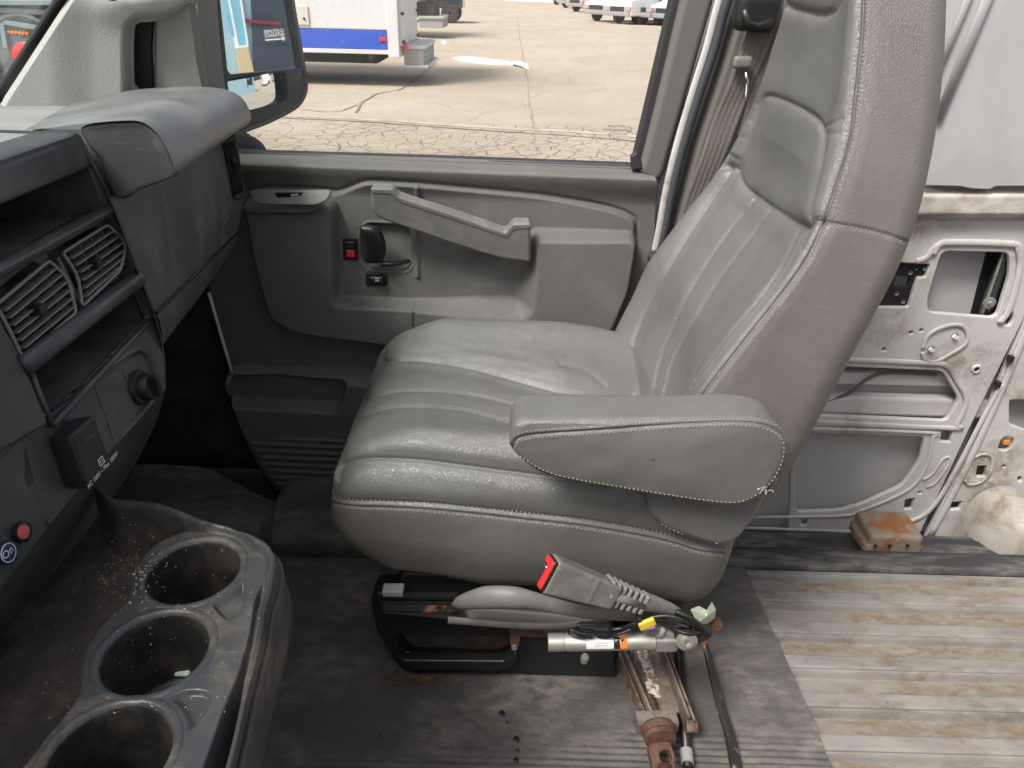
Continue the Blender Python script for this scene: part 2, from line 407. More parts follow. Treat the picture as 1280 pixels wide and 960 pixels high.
M_rust = mat('rusty_steel', (.095, .055, .038), .7, bump=.0018, bscale=190, dirt=(.24, .20, .17), dscale=38, damt=.8, dlo=.46, dhi=.6, var=.4, vscale=60)
M_rust2 = mat('orange_rust', (.125, .058, .035), .75, bump=.0018, bscale=200, dirt=(.06, .04, .032), dscale=50, damt=.9, var=.3, vscale=80)
M_metal = mat('dull_zinc', (.42, .41, .38), .5, metal=.6, dirt=(.25, .22, .19), dscale=40, damt=.4)
M_chrome = mat('bright_steel', (.7, .7, .7), .2, metal=1)
M_red = mat('red_plastic', (.75, .03, .035), .4)
M_whitep = mat('white_print', (.75, .75, .73), .6)
M_blueb = mat('dark_blue_button', (.03, .05, .12), .35)
M_pink = mat('faded_red_button', (.65, .13, .14), .4)
M_paper = mat('torn_green_paper', (.60, .68, .55), .7, dirt=(.78, .78, .72), dscale=70, damt=.9)
M_orange = mat('orange_print', (.85, .22, .03), .5)
M_yellow = mat('yellow_print', (.75, .55, .06), .5)
M_purple = mat('purple_print', (.14, .06, .22), .5)
M_webbing = mat('brown_webbing', (.140, .124, .110), .8, bump=.0012, bscale=260, stretch=(1, 1, 1))
M_blackrod = mat('black_rod', (.02, .02, .02), .42, dirt=(.26, .10, .06), dscale=22, damt=.9, dlo=.55, dhi=.6)
M_greylabel = mat('worn_label', (.55, .52, .48), .6, dirt=(.20, .09, .05), dscale=90, damt=.9, dlo=.45, dhi=.55)
# ================================================================== outside
GZ = -0.65
def road_mat():
    M = bpy.data.materials.new('cracked_asphalt'); M.use_nodes = True; N, L = M.node_tree.nodes, M.node_tree.links
    P = N['Principled BSDF']; P.inputs['Roughness'].default_value = .85
    g = N.new('ShaderNodeNewGeometry')
    def nz(sc, det=6, rg=.6, dist=0):
        t = N.new('ShaderNodeTexNoise'); t.inputs['Scale'].default_value = sc; t.inputs['Detail'].default_value = det; t.inputs['Roughness'].default_value = rg
        t.inputs['Distortion'].default_value = dist; L.new(g.outputs['Position'], t.inputs['Vector']); return t
    def mr(f, a, b, c=0, d=1):
        r = N.new('ShaderNodeMapRange'); r.inputs[1].default_value = a; r.inputs[2].default_value = b; r.inputs[3].default_value = c; r.inputs[4].default_value = d; L.new(f, r.inputs[0]); return r.outputs[0]
    def mul(a, b):
        m_ = N.new('ShaderNodeMath'); m_.operation = 'MULTIPLY'; L.new(a, m_.inputs[0])
        if hasattr(b, 'links'): L.new(b, m_.inputs[1])
        else: m_.inputs[1].default_value = b
        return m_.outputs[0]
    def mx(f, a, b):
        x = N.new('ShaderNodeMix'); x.data_type = 'RGBA'; L.new(f, x.inputs[0])
        for s, q in ((6, a), (7, b)):
            if hasattr(q, 'links'): L.new(q, x.inputs[s])
            else: x.inputs[s].default_value = (*q, 1)
        return x.outputs[2]
    warp = N.new('ShaderNodeVectorMath'); warp.operation = 'MULTIPLY_ADD'; L.new(nz(1.3, 5).outputs['Color'], warp.inputs[0]); warp.inputs[1].default_value = (.5, .5, 0); L.new(g.outputs['Position'], warp.inputs[2])
    def crack(sc, w):
        v = N.new('ShaderNodeTexVoronoi'); v.feature = 'DISTANCE_TO_EDGE'; v.inputs['Scale'].default_value = sc; L.new(warp.outputs[0], v.inputs['Vector'])
        return mr(v.outputs['Distance'], 0, w, 1, 0)
    sep = N.new('ShaderNodeSeparateXYZ'); L.new(g.outputs['Position'], sep.inputs[0])
    near = mr(sep.outputs['Y'], 10.2, 10.8, 1, 0)
    c1 = mul(mul(crack(4.4, .045), near), mr(nz(.8).outputs['Fac'], .35, .5)); c2 = mul(crack(.45, .012), .45)
    cc = N.new('ShaderNodeMath'); cc.operation = 'MAXIMUM'; L.new(c1, cc.inputs[0]); L.new(c2, cc.inputs[1])
    base = mx(mr(nz(.35, 8, .65, .5).outputs['Fac'], .35, .65), (.40, .335, .255), (.50, .43, .335))
    base = mx(mul(mr(nz(14, 6, .7).outputs['Fac'], .35, .7), .35), base, (.34, .31, .27))
    base = mx(mul(mr(nz(1.6, 8, .7, 1).outputs['Fac'], .52, .7), .3), base, (.36, .29, .21))
    base = mx(mul(cc.outputs[0], .42), base, (.16, .13, .10))
    L.new(base, P.inputs['Base Color'])
    b = N.new('ShaderNodeBump'); b.inputs['Distance'].default_value = .02; h = N.new('ShaderNodeMath'); h.operation = 'SUBTRACT'
    L.new(nz(25, 6, .7).outputs['Fac'], h.inputs[0]); L.new(cc.outputs[0], h.inputs[1]); L.new(h.outputs[0], b.inputs['Height']); L.new(b.outputs[0], P.inputs['Normal'])
    return M
M_road = road_mat()
bm = bmesh.new(); s = 400
f = bm.faces.new([bm.verts.new(v) for v in ((-s, -s, GZ), (s, -s, GZ), (s, s, GZ), (-s, s, GZ))])
ground = bmobj('ground', bm, M_road, kind='structure')
def ribbon(name, px, w, m, parent, z=.004, jit=0.02):
    P = smooth(px, 6); bm = bmesh.new(); prev = None
    for i, q in enumerate(P):
        c = U(q[0], q[1], Z=GZ); t = U(*P[min(i+1, len(P)-1)], Z=GZ) - U(*P[max(i-1, 0)], Z=GZ); t /= max(np.linalg.norm(t), 1e-6)
        s = np.array([-t[1], t[0], 0])*w*.5*random.uniform(.6, 1.5); c = c + np.array([random.uniform(-jit, jit), random.uniform(-jit, jit), 0])
        a, b = bm.verts.new((*(c-s)[:2], GZ+z)), bm.verts.new((*(c+s)[:2], GZ+z))
        if prev: bm.faces.new((prev[0], prev[1], b, a))
        prev = (a, b)
    return bmobj(name, bm, m, parent)
M_crack = mat('tar_crack', (.27, .23, .18), .9, dirt=(.40, .34, .27), dscale=5, damt=.8)
M_patch = mat('pale_seam', (.48, .42, .34), .9, dirt=(.3, .25, .2), dscale=3, damt=.5)
cr1 = ribbon('road_crack', [(700, -6), (652, 14), (648, 30), (652, 60), (659, 100), (664, 140), (670, 186)], .035, M_crack, ground)
ribbon('road_seam', [(240, 139), (430, 148), (520, 153), (600, 159), (680, 163), (760, 168), (860, 176)], .13, M_patch, ground, .005)
ribbon('road_seam', [(240, 143), (430, 151), (520, 157), (600, 163), (680, 168), (760, 174), (860, 182)], .045, M_crack, ground, .0095)
ribbon('road_crack', [(380, 138), (420, 140), (450, 130), (470, 118), (500, 112), (522, 98), (545, 78)], .035, M_crack, ground, .013)
ribbon('road_crack', [(452, 130), (444, 141)], .03, M_crack, ground, .017)
M_snow = mat('snow', (.75, .76, .78), .8, bump=.01, bscale=20)
def snow(px, h, label):
    O = np.array([U(x, y, Z=GZ) for x, y in smooth(px, 4, True)]); c = O.mean(0); bm = bmesh.new()
    rings = []
    for s, z in ((1, .0), (.85, h*.6), (.5, h)):
        rings.append([bm.verts.new((*(c+(o-c)*s)[:2], GZ+z+.002)) for o in O])
    for a, b in zip(rings, rings[1:]):
        for i in range(len(O)): bm.faces.new((a[i], a[(i+1) % len(O)], b[(i+1) % len(O)], b[i]))
    bm.faces.new(rings[-1]); o = bmobj('snow_patch', bm, M_snow, smooth_=True); tag(o, label, 'snow', kind='stuff')
snow([(565, 73), (580, 71), (620, 76), (650, 79), (658, 79), (661, 86), (657, 86), (652, 82), (620, 81), (585, 78)], .05, 'thin strip of melting snow lying on the open tan asphalt')
snow([(552, 52), (556, 51), (559, 54), (555, 56)], .03, 'tiny snow lump on the asphalt near the step bumper')
snow([(620, -3), (670, -4), (730, -2), (728, 3), (660, 2), (630, 0)], .3, 'long heap of snow far off across the lot')
snow([(400, 129), (412, 126), (415, 129), (404, 132)], .01, 'small pale smear of slush on the asphalt below the truck') if False else None

M_twhite = mat('truck_white', (.64, .65, .66), .4, dirt=(.5, .5, .5), dscale=1.5, damt=.25)
M_tblue = mat('truck_blue', (.035, .10, .52), .4, dirt=(.25, .3, .6), dscale=6, damt=.4, dlo=.6, dhi=.7)
M_tdark = mat('truck_underside', (.03, .03, .032), .8)
M_tgrey = mat('step_grey', (.30, .30, .31), .6)
M_tyre = mat('tyre', (.03, .03, .03), .8)
M_alu = mat('aluminium', (.55, .56, .57), .4, metal=.6)
M_glassdark = mat('dark_car_glass', (.03, .04, .05), .08, spec=.8)
M_beigepl = mat('beige_panel', (.60, .56, .50), .5)
def wheel(parent, c, r, w, axis=(0, 1, 0), rimc=None):
    p = [(r*.55, -w/2), (r*.93, -w/2), (r, -w*.35), (r, w*.35), (r*.93, w/2), (r*.55, w/2)]
    t = lathe('wheel', p, axis_matrix(c, axis), M_tyre, parent, 28)
    for s in (-1, 1):
        lathe('rim', [(r*.60, .0), (r*.6, w*.47*s), (r*.52, w*.49*s), (r*.42, w*.34*s), (r*.18, w*.30*s), (r*.16, w*.5*s), (.001, w*.5*s)], axis_matrix(c, axis), rimc or M_alu, parent, 24)
# --- box truck with the blue band: long side faces the van, tail at its right end
TY = 14.0
bx = U(497, 30, Y=TY)[0]; zb = U(440, 67, Y=TY)[2]; zs = U(440, 37, Y=TY)[2]
tr = thing('box_truck', 'white box truck with a bright blue band along its side, parked beside the van', 'truck', (bx, TY, GZ))
L0 = bx-7.4; W = 2.3
box('body', ((bx+L0)/2, TY+W/2, (zs+3.0)/2), (bx-L0, W, 3.0-zs), M_twhite, tr, .03)
box('blue_band', ((bx-.18+L0)/2, TY+W/2, (zb+.07+zs)/2-.005), (bx-.18-L0, W-.01, zs-zb-.07), M_tblue, tr, .01)
box('side_rail', ((bx-.18+L0)/2, TY+W/2, zb+.035), (bx-.18-L0, W+.01, .07), M_twhite, tr, .01)
box('corner_post', (bx-.09, TY+W/2, (zb-.05+3.0)/2), (.2, W+.03, 3.05-zb), M_twhite, tr, .02)
box('underside', ((bx+L0)/2-.2, TY+W/2, zb-.09), (bx-L0-.5, W*.75, .18), M_tdark, tr, .01)
for yy in (TY+.30, TY+1.72): wheel(tr, (bx-2.9, yy, GZ+.46), .46, .28)
for yy in (TY+.30, TY+1.72): wheel(tr, (bx-6.6, yy, GZ+.46), .46, .28)
hx0, hx1 = U(368, 10, Y=TY)[0], U(385, 10, Y=TY)[0]; hz0, hz1 = U(376, 31, Y=TY)[2], U(376, 7, Y=TY)[2]
h = box('hatch', ((hx0+hx1)/2, TY-.015, (hz0+hz1)/2), (hx1-hx0, .03, hz1-hz0), M_beigepl, tr, .01)
lathe('latch', [(.02, 0), (.02, .02), (.001, .022)], axis_matrix(((hx0+hx1)/2+.04, TY-.03, (hz0+hz1)/2-.05), (0, -1, 0)), M_tdark, tr, 10)
q = U(479, 49, Y=TY); box('marker_lamp', (q[0], TY-.012, q[2]), (.13, .03, .06), M_red, tr, .008)
for k in range(2):
    yy = TY+.12+k*(W/2-.06)
    box('rear_door', (bx+.03, yy+W/4-.06, (zb+3.0)/2+.06), (.05, W/2-.1, 2.85-zb), M_twhite, tr, .01)
    for zz in (.1, .55, 1.1): box('hinge', (bx+.07, yy+(.04 if k == 0 else W/2-.22), zz), (.04, .12, .05), M_tdark, tr, .005)
box('step_bumper', (bx+.22, TY+W/2+.1, zb+.10), (.40, W-.5, .06), M_alu, tr, .01)
box('step_side', (bx+.21, TY+W/2+.1, zb-.06), (.36, W-.54, .27), M_tgrey, tr, .01)
box('lower_step', (bx+.26, TY+W/2+.1, zb-.22), (.42, W-.5, .05), M_alu, tr, .01)
box('tail_lamp', (bx+.08, TY+.25, zb+.12), (.05, .2, .12), M_red, tr, .01)
# --- second truck farther along the row
T2 = 27.0; b2 = U(523, 5, Y=T2)[0]
t2 = thing('flatbed_truck', 'dark truck tail with grey step bumper and chrome wheel beyond the blue banded truck', 'truck', (b2, T2, GZ))
box('body', (b2-2.6, T2+1.2, 1.7), (5.2, 2.3, 2.5), M_tgrey, t2, .03)
box('underside', (b2-1.5, T2+1.2, .20), (4, 1.7, .4), M_tdark, t2, .02)
box('step_bumper', (b2+.38, T2+1.1, .0), (.85, 1.9, .08), M_alu, t2, .01); box('step_side', (b2+.38, T2+1.1, -.18), (.8, 1.8, .28), M_tgrey, t2, .01)
box('hitch', (b2+.3, T2+.9, .25), (.25, .3, .5), M_rust, t2, .02)
t3x = U(562, 0, Y=38)[0]
t3 = thing('parked_pickup', 'black pickup with a bright wheel at the far end of the truck row', 'truck', (t3x, 38, GZ))
box('body', (t3x-1.5, 39, .35), (4.2, 1.9, .75), M_glassdark, t3, .12); box('cab', (t3x-1.6, 39, .95), (2.0, 1.7, .7), M_glassdark, t3, .2)
for xx in (t3x, t3x-2.9):
    for yy in (38.2, 39.8): wheel(t3, (xx, yy, GZ+.43), .43, .26)

# --- parked cars and vans across the lot
def vehicle(name, label, px, py, rot, L_, W_, H_, paint, kind='van', group='vehicles parked across the lot'):
    p = U(px, py, Z=GZ); t = thing(name, label, 'van' if kind == 'van' else 'car', (p[0], p[1], GZ), group)
    if kind == 'van': prof = [(0, .35), (.02, .95), (.18, 1.15), (.30, H_*.93), (.36, H_), (.98, H_), (1, H_*.9), (1, .35)]
    elif kind == 'truck': prof = [(0, .4), (.0, 1.15), (.20, 1.25), (.24, 1.9), (.38, 1.95), (.40, H_), (1, H_), (1, .6), (.4, .55)]
    else: prof = [(0, .35), (.01, .72), (.25, .95), (.38, H_), (.72, H_), (.92, .98), (.99, .9), (1, .35)]
    bm = bmesh.new(); rings = []
    for yy, ins in ((-W_/2, .06), (-W_/2+.08, 0), (W_/2-.08, 0), (W_/2, .06)):
        rings.append([bm.verts.new((x*L_, yy, z-(ins if z > .5 else 0))) for x, z in prof])
    n = len(prof)
    for a, b in zip(rings, rings[1:]):
        for i in range(n): bm.faces.new((a[i], a[(i+1) % n], b[(i+1) % n], b[i]))
    bm.faces.new(rings[0]); bm.faces.new(rings[-1])
    T = Matrix.Translation((p[0], p[1], GZ)) @ Matrix.Rotation(rot, 4, 'Z')
    def fin(nm, bm, m, bv=0): bm.transform(T); return bmobj(nm, bm, m, t, bv)
    fin('body', bm, paint, .04)
    def bx_(nm, c, s, m, bv=.01):
        bm = bmesh.new(); bmesh.ops.create_cube(bm, size=1); bmesh.ops.scale(bm, vec=s, verts=bm.verts); bmesh.ops.translate(bm, vec=c, verts=bm.verts)
        return fin(nm, bm, m, bv)
    gz = 1.15 if kind != 'car' else .98
    bx_('side_window', (L_*.36, 0, gz+.22), (L_*.16, W_+.012, .38), M_glassdark)
    bm = bmesh.new(); a, b = (prof[2], prof[3]); d = .12
    v = [bm.verts.new(q) for q in ((a[0]*L_+.03-.03, -W_/2+.15, a[1]+.05), (a[0]*L_, W_/2-.15, a[1]+.05), (b[0]*L_-.05, W_/2-.2, b[1]-.05), (b[0]*L_-.05, -W_/2+.2, b[1]-.05))]
    for q in v: q.co.x -= .03
    bm.faces.new(v); fin('windshield', bm, M_glassdark)
    bx_('grille', (-.02, 0, .68), (.08, W_*.5, .26), M_tdark); bx_('bumper', (-.03, 0, .48), (.16, W_*.97, .2), M_tgrey, .04)
    for s in (-1, 1):
        bx_('headlight', (-.02, s*W_*.38, .72), (.10, W_*.17, .2), M_alu); bx_('indicator', (.0, s*W_*.455, .72), (.12, W_*.08, .17), M_orange)
    for xx in (.17, .8):
        for s in (-1, 1): wheel(t, T @ Vector((xx*L_, s*(W_/2-.14), .36)), .36, .24, T.to_3x3() @ Vector((0, 1, 0)))
    return t
M_cwhite = mat('car_white', (.75, .76, .77), .3, coat=.5); M_csilver = mat('car_silver', (.42, .44, .46), .3, metal=.4, coat=.5)
vehicle('parked_car', 'silver car parked before the small white van, deepest in the row', 694, 6, R(36), 4.5, 1.8, 1.5, M_csilver, 'car')
vehicle('parked_van', 'small white van second deepest in the parked row', 705, 10, R(36), 5.2, 2.0, 2.1, M_cwhite)
vehicle('parked_van', 'white van third deepest along the row, nose to the lane', 718, 15, R(36), 5.2, 2.0, 2.1, M_cwhite)
vehicle('parked_van', 'white van with an orange corner lamp in the parked row', 744, 27, R(38), 5.4, 2.0, 2.2, M_cwhite)
vehicle('parked_truck', 'white box van nosing out beside the one with an orange lamp', 770, 30, R(36), 5.8, 2.05, 2.6, M_cwhite, 'truck')
vehicle('parked_car', 'silver car parked at the near end of the row', 797, 31, R(40), 4.5, 1.8, 1.5, M_csilver, 'car')
vehicle('parked_van', 'plain white van parked just behind the silver car', 828, 33, R(40), 5.4, 2.0, 2.2, M_cwhite)
vehicle('parked_car', 'dark car at the far end of the lot beyond the snow heap', 690, -4, R(5), 4.5, 1.8, 1.5, M_glassdark, 'car')

# --- dark blue-grey lorry seen through the windshield
M_teal = mat('lorry_teal', (.11, .15, .17), .5, dirt=(.20, .23, .25), dscale=6, damt=.4)
M_teal2 = mat('lorry_light_edge', (.24, .30, .32), .5)
LY = 4.2
lx1 = U(96, 60, Y=LY)[0]
lo = thing('parked_lorry', 'dark teal lorry body with orange hatching and a red round lamp, ahead of the windshield', 'truck', (lx1-1.6, LY, GZ))
box('body', (lx1-1.9, LY+1.1, 1.2), (3.8, 2.2, 3.0), M_teal, lo, .04)
def lpx(x0, y0, x1, y1, d, name, m, bv=.004):
    a, b = U(x0, y0, Y=LY-d/2), U(x1, y1, Y=LY-d/2)
    return beamobj(name, a, b, d, .025, m, lo, bv)
lpx(-40, 10, 70, 16, .03, 'ledge', M_teal2); lpx(-40, 3, 75, 3, .06, 'top_rail', M_teal2)
lpx(3, 27, 55, 36, .03, 'panel_edge', M_teal2); lpx(3, 27, 9, 60, .03, 'panel_edge', M_teal2)
for k in range(7):
    a, b = U(5+k*4.6, 40.5+k*.4, Y=LY-.012), U(8.2+k*4.6, 37.8+k*.4, Y=LY-.012)
    beamobj('orange_hatch', a, b, .012, .012, M_orange, lo, 0)
c = U(38, 72, Y=LY-.02)
ring = [(.001, .0), (.20, .0), (.215, .03), (.20, .035), (.17, .012), (.09, .010), (.085, .02), (.001, .02)]
lathe('lamp_housing', ring, axis_matrix((c[0], LY, c[2]), (0, -1, 0)), M_teal, lo, 40)
c = U(36, 74, Y=LY-.05); lathe('red_lamp', [(.001, .0), (.085, .0), (.085, .03), (.06, .045), (.001, .05)], axis_matrix((c[0], LY-.02, c[2]), (0, -1, 0)), M_red, lo, 32)

# ================================================================== side mirror and what it reflects
MP = U(325, 45, Y=1.72); din = ray(325, 45); din /= np.linalg.norm(din)
rout = np.array([.93, .36, .02]); rout /= np.linalg.norm(rout)
MN = rout-din; MN /= np.linalg.norm(MN)
mi = thing('side_mirror', 'grey outside mirror with large upper glass and small convex glass below', 'mirror', tuple(MP))
M_mirror = mat('mirror_glass', (.80, .84, .86), .015, metal=1)
M_house = mat('mirror_housing', (.10, .10, .105), .5, bump=.0005, bscale=300)
MN2 = MN.copy()
hous = smooth([(247, -70), (340, -74), (360, -40), (368, 10), (377, 62), (383, 100), (382, 118), (372, 134), (350, 147), (318, 160), (285, 168), (256, 120), (249, 60), (246, 0)], 6, True)
glassU = rounded([(272, -60), (352, -62), (364, 0), (376, 60), (377.5, 82), (371, 85), (288, 93.5), (284, 88), (275, 0)], 6)
glassL = rounded([(285, 101), (354, 89.5), (358, 93), (359.5, 122), (352, 127), (300, 142), (290, 139)], 5)
plate('bezel', [(q[0]-2, q[1]-2) if q[0] > 300 else (q[0]+22, q[1]) for q in hous], [glassU, glassL], MP, MN, .03, M_black, mi, .004)
O = np.array([UP(q[0], q[1], MP, MN) for q in resample(hous, 90, True)]); c0 = O.mean(0)
V = []; 
for s, d in ((1.0, -.004), (1.03, .010), (1.04, .035), (1.0, .07), (.88, .105), (.6, .13), (.05, .14)): V.append(c0+(O-c0)*s-MN*d+np.array([0, 0, .55*max(d-.03, 0)]))
V.insert(0, c0+(O-c0)*.965+MN*.0)
F = gridfaces(len(V), 90, True); npmesh('housing', np.vstack(V), F, M_house, mi)
plate('mirror_pane', glassU, [], MP-MN*.010, MN, .004, M_mirror, mi, .0008)
# convex lower glass: a shallow spherical cap
S = coons([(283, 102), (356, 88)], [(290, 142), (361, 126)], [(283, 102), (290, 142)], [(356, 88), (361, 126)], 26, 18)
cen = UP(322, 116, MP, MN)
Vg = np.array([UP(q[0], q[1], MP-MN*.004, MN) for q in S.reshape(-1, 2)]); rr = ((Vg-cen)**2).sum(1); Vg = Vg-MN*(rr/(2*.42))[:, None]+MN*.004
Fg = gridfaces(18, 26); r2 = np.array([.87, .49, -.03]); r2 /= np.linalg.norm(r2); n2 = r2-din; n2 /= np.linalg.norm(n2); av = n2-MN; av -= MN*(av@MN); Vg = Vg-MN*((Vg-cen)@av)[:, None]
nn = np.cross(Vg[Fg[0][1]]-Vg[Fg[0][0]], Vg[Fg[0][2]]-Vg[Fg[0][1]])
if nn@MN < 0: Fg = Fg[:, ::-1]
npmesh('convex_mirror_pane', Vg, Fg, M_mirror, mi)
plate('inner_shell', smooth([(244, -70), (268, -70), (272, 0), (275, 40), (280, 92), (281, 118), (258, 124), (250, 90), (247, 30)], 4, True), [], MP+MN*.004, MN, .02, mat('mirror_grey_shell', (.20, .20, .195), .55, bump=.0004, bscale=300), mi, .004)
beamobj('mounting_arm', U(262, 112, Y=1.62), U(190, 128, Y=1.44), .05, .05, M_house, mi, .012)
# the shop front behind the van, placed where the mirror shows it
BX = 15.0
def MR(px, py, X=BX):
    d = ray(px, py); d = d/np.linalg.norm(d); p = UP(px, py, MP, MN); r = d-2*np.dot(d, MN)*MN
    return p + r*((X-p[0])/r[0])
M_shopglass = mat('shop_dark_glass', (.025, .04, .065), .12, spec=.6); M_sky = mat('shop_light_blue', (.16, .42, .55), .6); M_tan = mat('shop_tan_brick', (.50, .40, .25), .8, bump=.004, bscale=12, var=.1, vscale=3)
M_palebl = mat('shop_pale_blue', (.30, .45, .52), .6); M_dkred = mat('shop_dark_red', (.20, .02, .04), .6)
sh = thing('shop_front', 'blue and tan shop front with a customer entrance sign, seen only in the mirror', 'building', (BX, 6, GZ))
def wallq(name, pts, d, m, X=BX):
    P = [MR(*p, X=X) for p in pts]; bm = bmesh.new()
    a = [bm.verts.new((X, p[1], p[2])) for p in P]; b = [bm.verts.new((X-d, p[1], p[2])) for p in P]; n = len(P)
    bm.faces.new(a); bm.faces.new(b)
    for i in range(n): bm.faces.new((a[i], a[(i+1) % n], b[(i+1) % n], b[i]))
    return bmobj(name, bm, m, sh)
g0 = MR(330, 60); ymx = max(MR(378, 60)[1], MR(378, -30)[1])+.6; box('wall', (BX+1.02, ymx-13, 2.2), (2, 26, 5.7), M_palebl, sh, .02)
wallq('window', [(312, -40), (400, -40), (400, 88), (318, 91)], .05, M_shopglass)
wallq('blue_panel', [(276, -40), (293, -40), (308, 58), (296, 60), (284, 15)], .12, M_sky)
wallq('white_edge', [(292, -40), (294, -40), (309, 58), (307.3, 59)], .14, M_whitep); wallq('white_edge', [(275.5, -40), (278, -40), (297, 59), (295, 60)], .14, M_whitep)
wallq('white_edge', [(294, 58), (308, 57), (308.5, 60), (294.5, 61)], .15, M_whitep)
wallq('brick_pier', [(295, 60), (308, 59), (316, 95), (299, 97)], .16, M_tan)
wallq('dark_red_sash', [(306, 24), (350, 28), (350, 32), (306, 28)], .07, M_dkred)
a, b = MR(345, 40), MR(345, 46); mh = abs(a[2]-b[2])*1.0
cpt = MR(341.5, 42); 
TM = Matrix(((0, 0, -1, BX-.09), (-1, 0, 0, cpt[1]), (0, 1, 0, cpt[2]), (0, 0, 0, 1)))
wid = abs(MR(329, 42)[1]-MR(354, 42)[1])
def sign(txt, dy):
    o = text_mesh('sign_lettering', txt, 1, Matrix.Identity(4), M_whitep, sh, .002); xs = [v.co.x for v in o.data.vertices]; w = max(xs)-min(xs)
    s = wid/w; o.data.transform(TM @ Matrix.Translation((0, dy, 0)) @ Matrix.Diagonal((s, s*1.1, 1, 1)))
sign('CUSTOMER', mh*.42); sign('ENTRANCE', -mh*.42)
bm = bmesh.new(); beam(bm, (BX-.1, cpt[1]-wid/2, cpt[2]-mh*1.25), (BX-.1, cpt[1]+wid/2, cpt[2]-mh*1.25), .02, mh*.28)
beam(bm, (BX-.1, cpt[1]+wid/2, cpt[2]-mh*1.25), (BX-.1, cpt[1]+wid*.36, cpt[2]-mh*.9), .02, mh*.22); beam(bm, (BX-.1, cpt[1]+wid/2, cpt[2]-mh*1.25), (BX-.1, cpt[1]+wid*.36, cpt[2]-mh*1.6), .02, mh*.22)
bmobj('sign_arrow', bm, M_whitep, sh)

for k, (X_, Y_, kd, lb) in enumerate(((24, 19, 'van', 'white van in the far lot, seen only in the small convex mirror'), (26, 23.5, 'truck', 'white box van in the far lot, seen only in the small convex mirror'), (23, 27, 'car', 'silver car in the far lot, seen only in the small convex mirror'), (20, 31, 'van', 'white van farthest out in the small convex mirror'))):
    a_ = proj(np.array([[1., 1., 1.]]))
    t_ = vehicle('parked_'+kd, lb, 640, 100, R(200+k*8), 5.0, 2.0, 2.2 if kd != 'car' else 1.5, M_cwhite if k != 2 else M_csilver, kd, 'vehicles behind the van')
    t_.location = (X_, Y_, GZ)
# ================================================================== cab floor
M_mat_ = mat('worn_rubber_floor', (.085, .082, .078), .5, bump=.0012, bscale=120, dirt=(.25, .22, .185), dscale=7, damt=.85, dlo=.42, dhi=.66, drough=.95, dscale2=40, stretch=(.75, 1.35, 1))
def floor_h(X, Y):
    z = .004*vnoise(X*6, Y*6) + .003*vnoise(X*17, Y*17, 3)
    rib = sstep(.74, .66, Y+.10*vnoise(X*4, Y*2, 5))*sstep(-.52, -.40, X)
    z = z + rib*.0018*np.sin((Y+.004*vnoise(X*7, Y*7, 8))*2*math.pi/.0115)
    z = z - .010*np.exp(-(((Y-.80)/.02)**2))*0
    # raised hump under the dash, and the door step
    z = z + .10*sstep(-.42, -.62, X + .25*(Y-.95))*sstep(.70, .95, Y)
    return z
xs = np.linspace(-1.0, .60, 260); ys = np.linspace(.02, 1.30, 700); Xg, Yg = np.meshgrid(xs, ys)
# rear edge of the mat runs slantwise
e1, e2 = U(921, 684, Z=0), U(1042, 962, Z=0)
edge = lambda y: e1[0] + (e2[0]-e1[0])*(y-e1[1])/(e2[1]-e1[1]) + .006*vnoise(np.asarray(y)*9, 0, 2)
Xg = -1.0 + (Xg+1.0)/1.6*(edge(Yg)+1.0)
Zg = floor_h(Xg, Yg)
V = np.stack([Xg, Yg, Zg], -1).reshape(-1, 3)
F = gridfaces(700, 260); 
cab_floor = npmesh('cab_floor', V, F, M_mat_, kind='structure')
sk = np.vstack([V.reshape(700, 260, 3)[:, -1], V.reshape(700, 260, 3)[:, -1]-np.array([0, 0, .02])]); npmesh('mat_edge', sk, gridfaces(2, 700), M_rubber, cab_floor)
bm = bmesh.new(); beam(bm, (-.33, .75, -.035), (-.33, 1.66, -.035), 1.5, .03); bm.clear(); beam(bm, (-1.1, .85, -.05), (.42, .85, -.05), 1.3, .03); bmobj('sub_floor', bm, mat('dark_sub_floor', (.03, .03, .03), .9), kind='structure')
# footwell bulkhead and side: dark carpet
M_carpet = mat('black_carpet', (.034, .034, .035), .9, bump=.006, bscale=60, dirt=(.09, .085, .08), dscale=8, damt=.7)
bmw = bmesh.new(); beam(bmw, (-1.02, -.4, .45), (-1.02, 1.5, .45), .04, .95); fw = bmobj('bulkhead_wall', bmw, M_carpet, kind='structure')
V, F, Q = rbox((.30, .05, .40), .05, (30, 6, 40)); V += np.array([-.80, 1.47, .38]); V[:, 1] += .012*vnoise(V[:, 0]*12, V[:, 2]*12); npmesh('kick_wall', V, F, M_carpet, kind='structure')
# wheel-house swelling and threshold slab by the door
V, F, Q = rbox((.22, .22, .10), .09, (40, 40, 16)); V = V*np.array([1, 1, 1]) + np.array([-.70, 1.04, .0]); V[:, 2] += .012*vnoise(V[:, 0]*14, V[:, 1]*14, 4); tag(npmesh('floor_hump', V, F, M_mat_), 'rounded black rubber hump in the footwell behind the cup tray', 'floor hump', kind='structure')
a, b = U(285, 600, Z=.03), U(470, 668, Z=.03)
V, F, Q = rbox((.36, .11, .035), .03, (60, 20, 8)); V += np.array([-.16, 1.235, .018]); V[:, 2] += .006*vnoise(V[:, 0]*16, V[:, 1]*16, 7); tag(npmesh('door_threshold', V, F, M_mat_), 'low black rubber threshold along the foot of the passenger door', 'threshold', kind='structure')

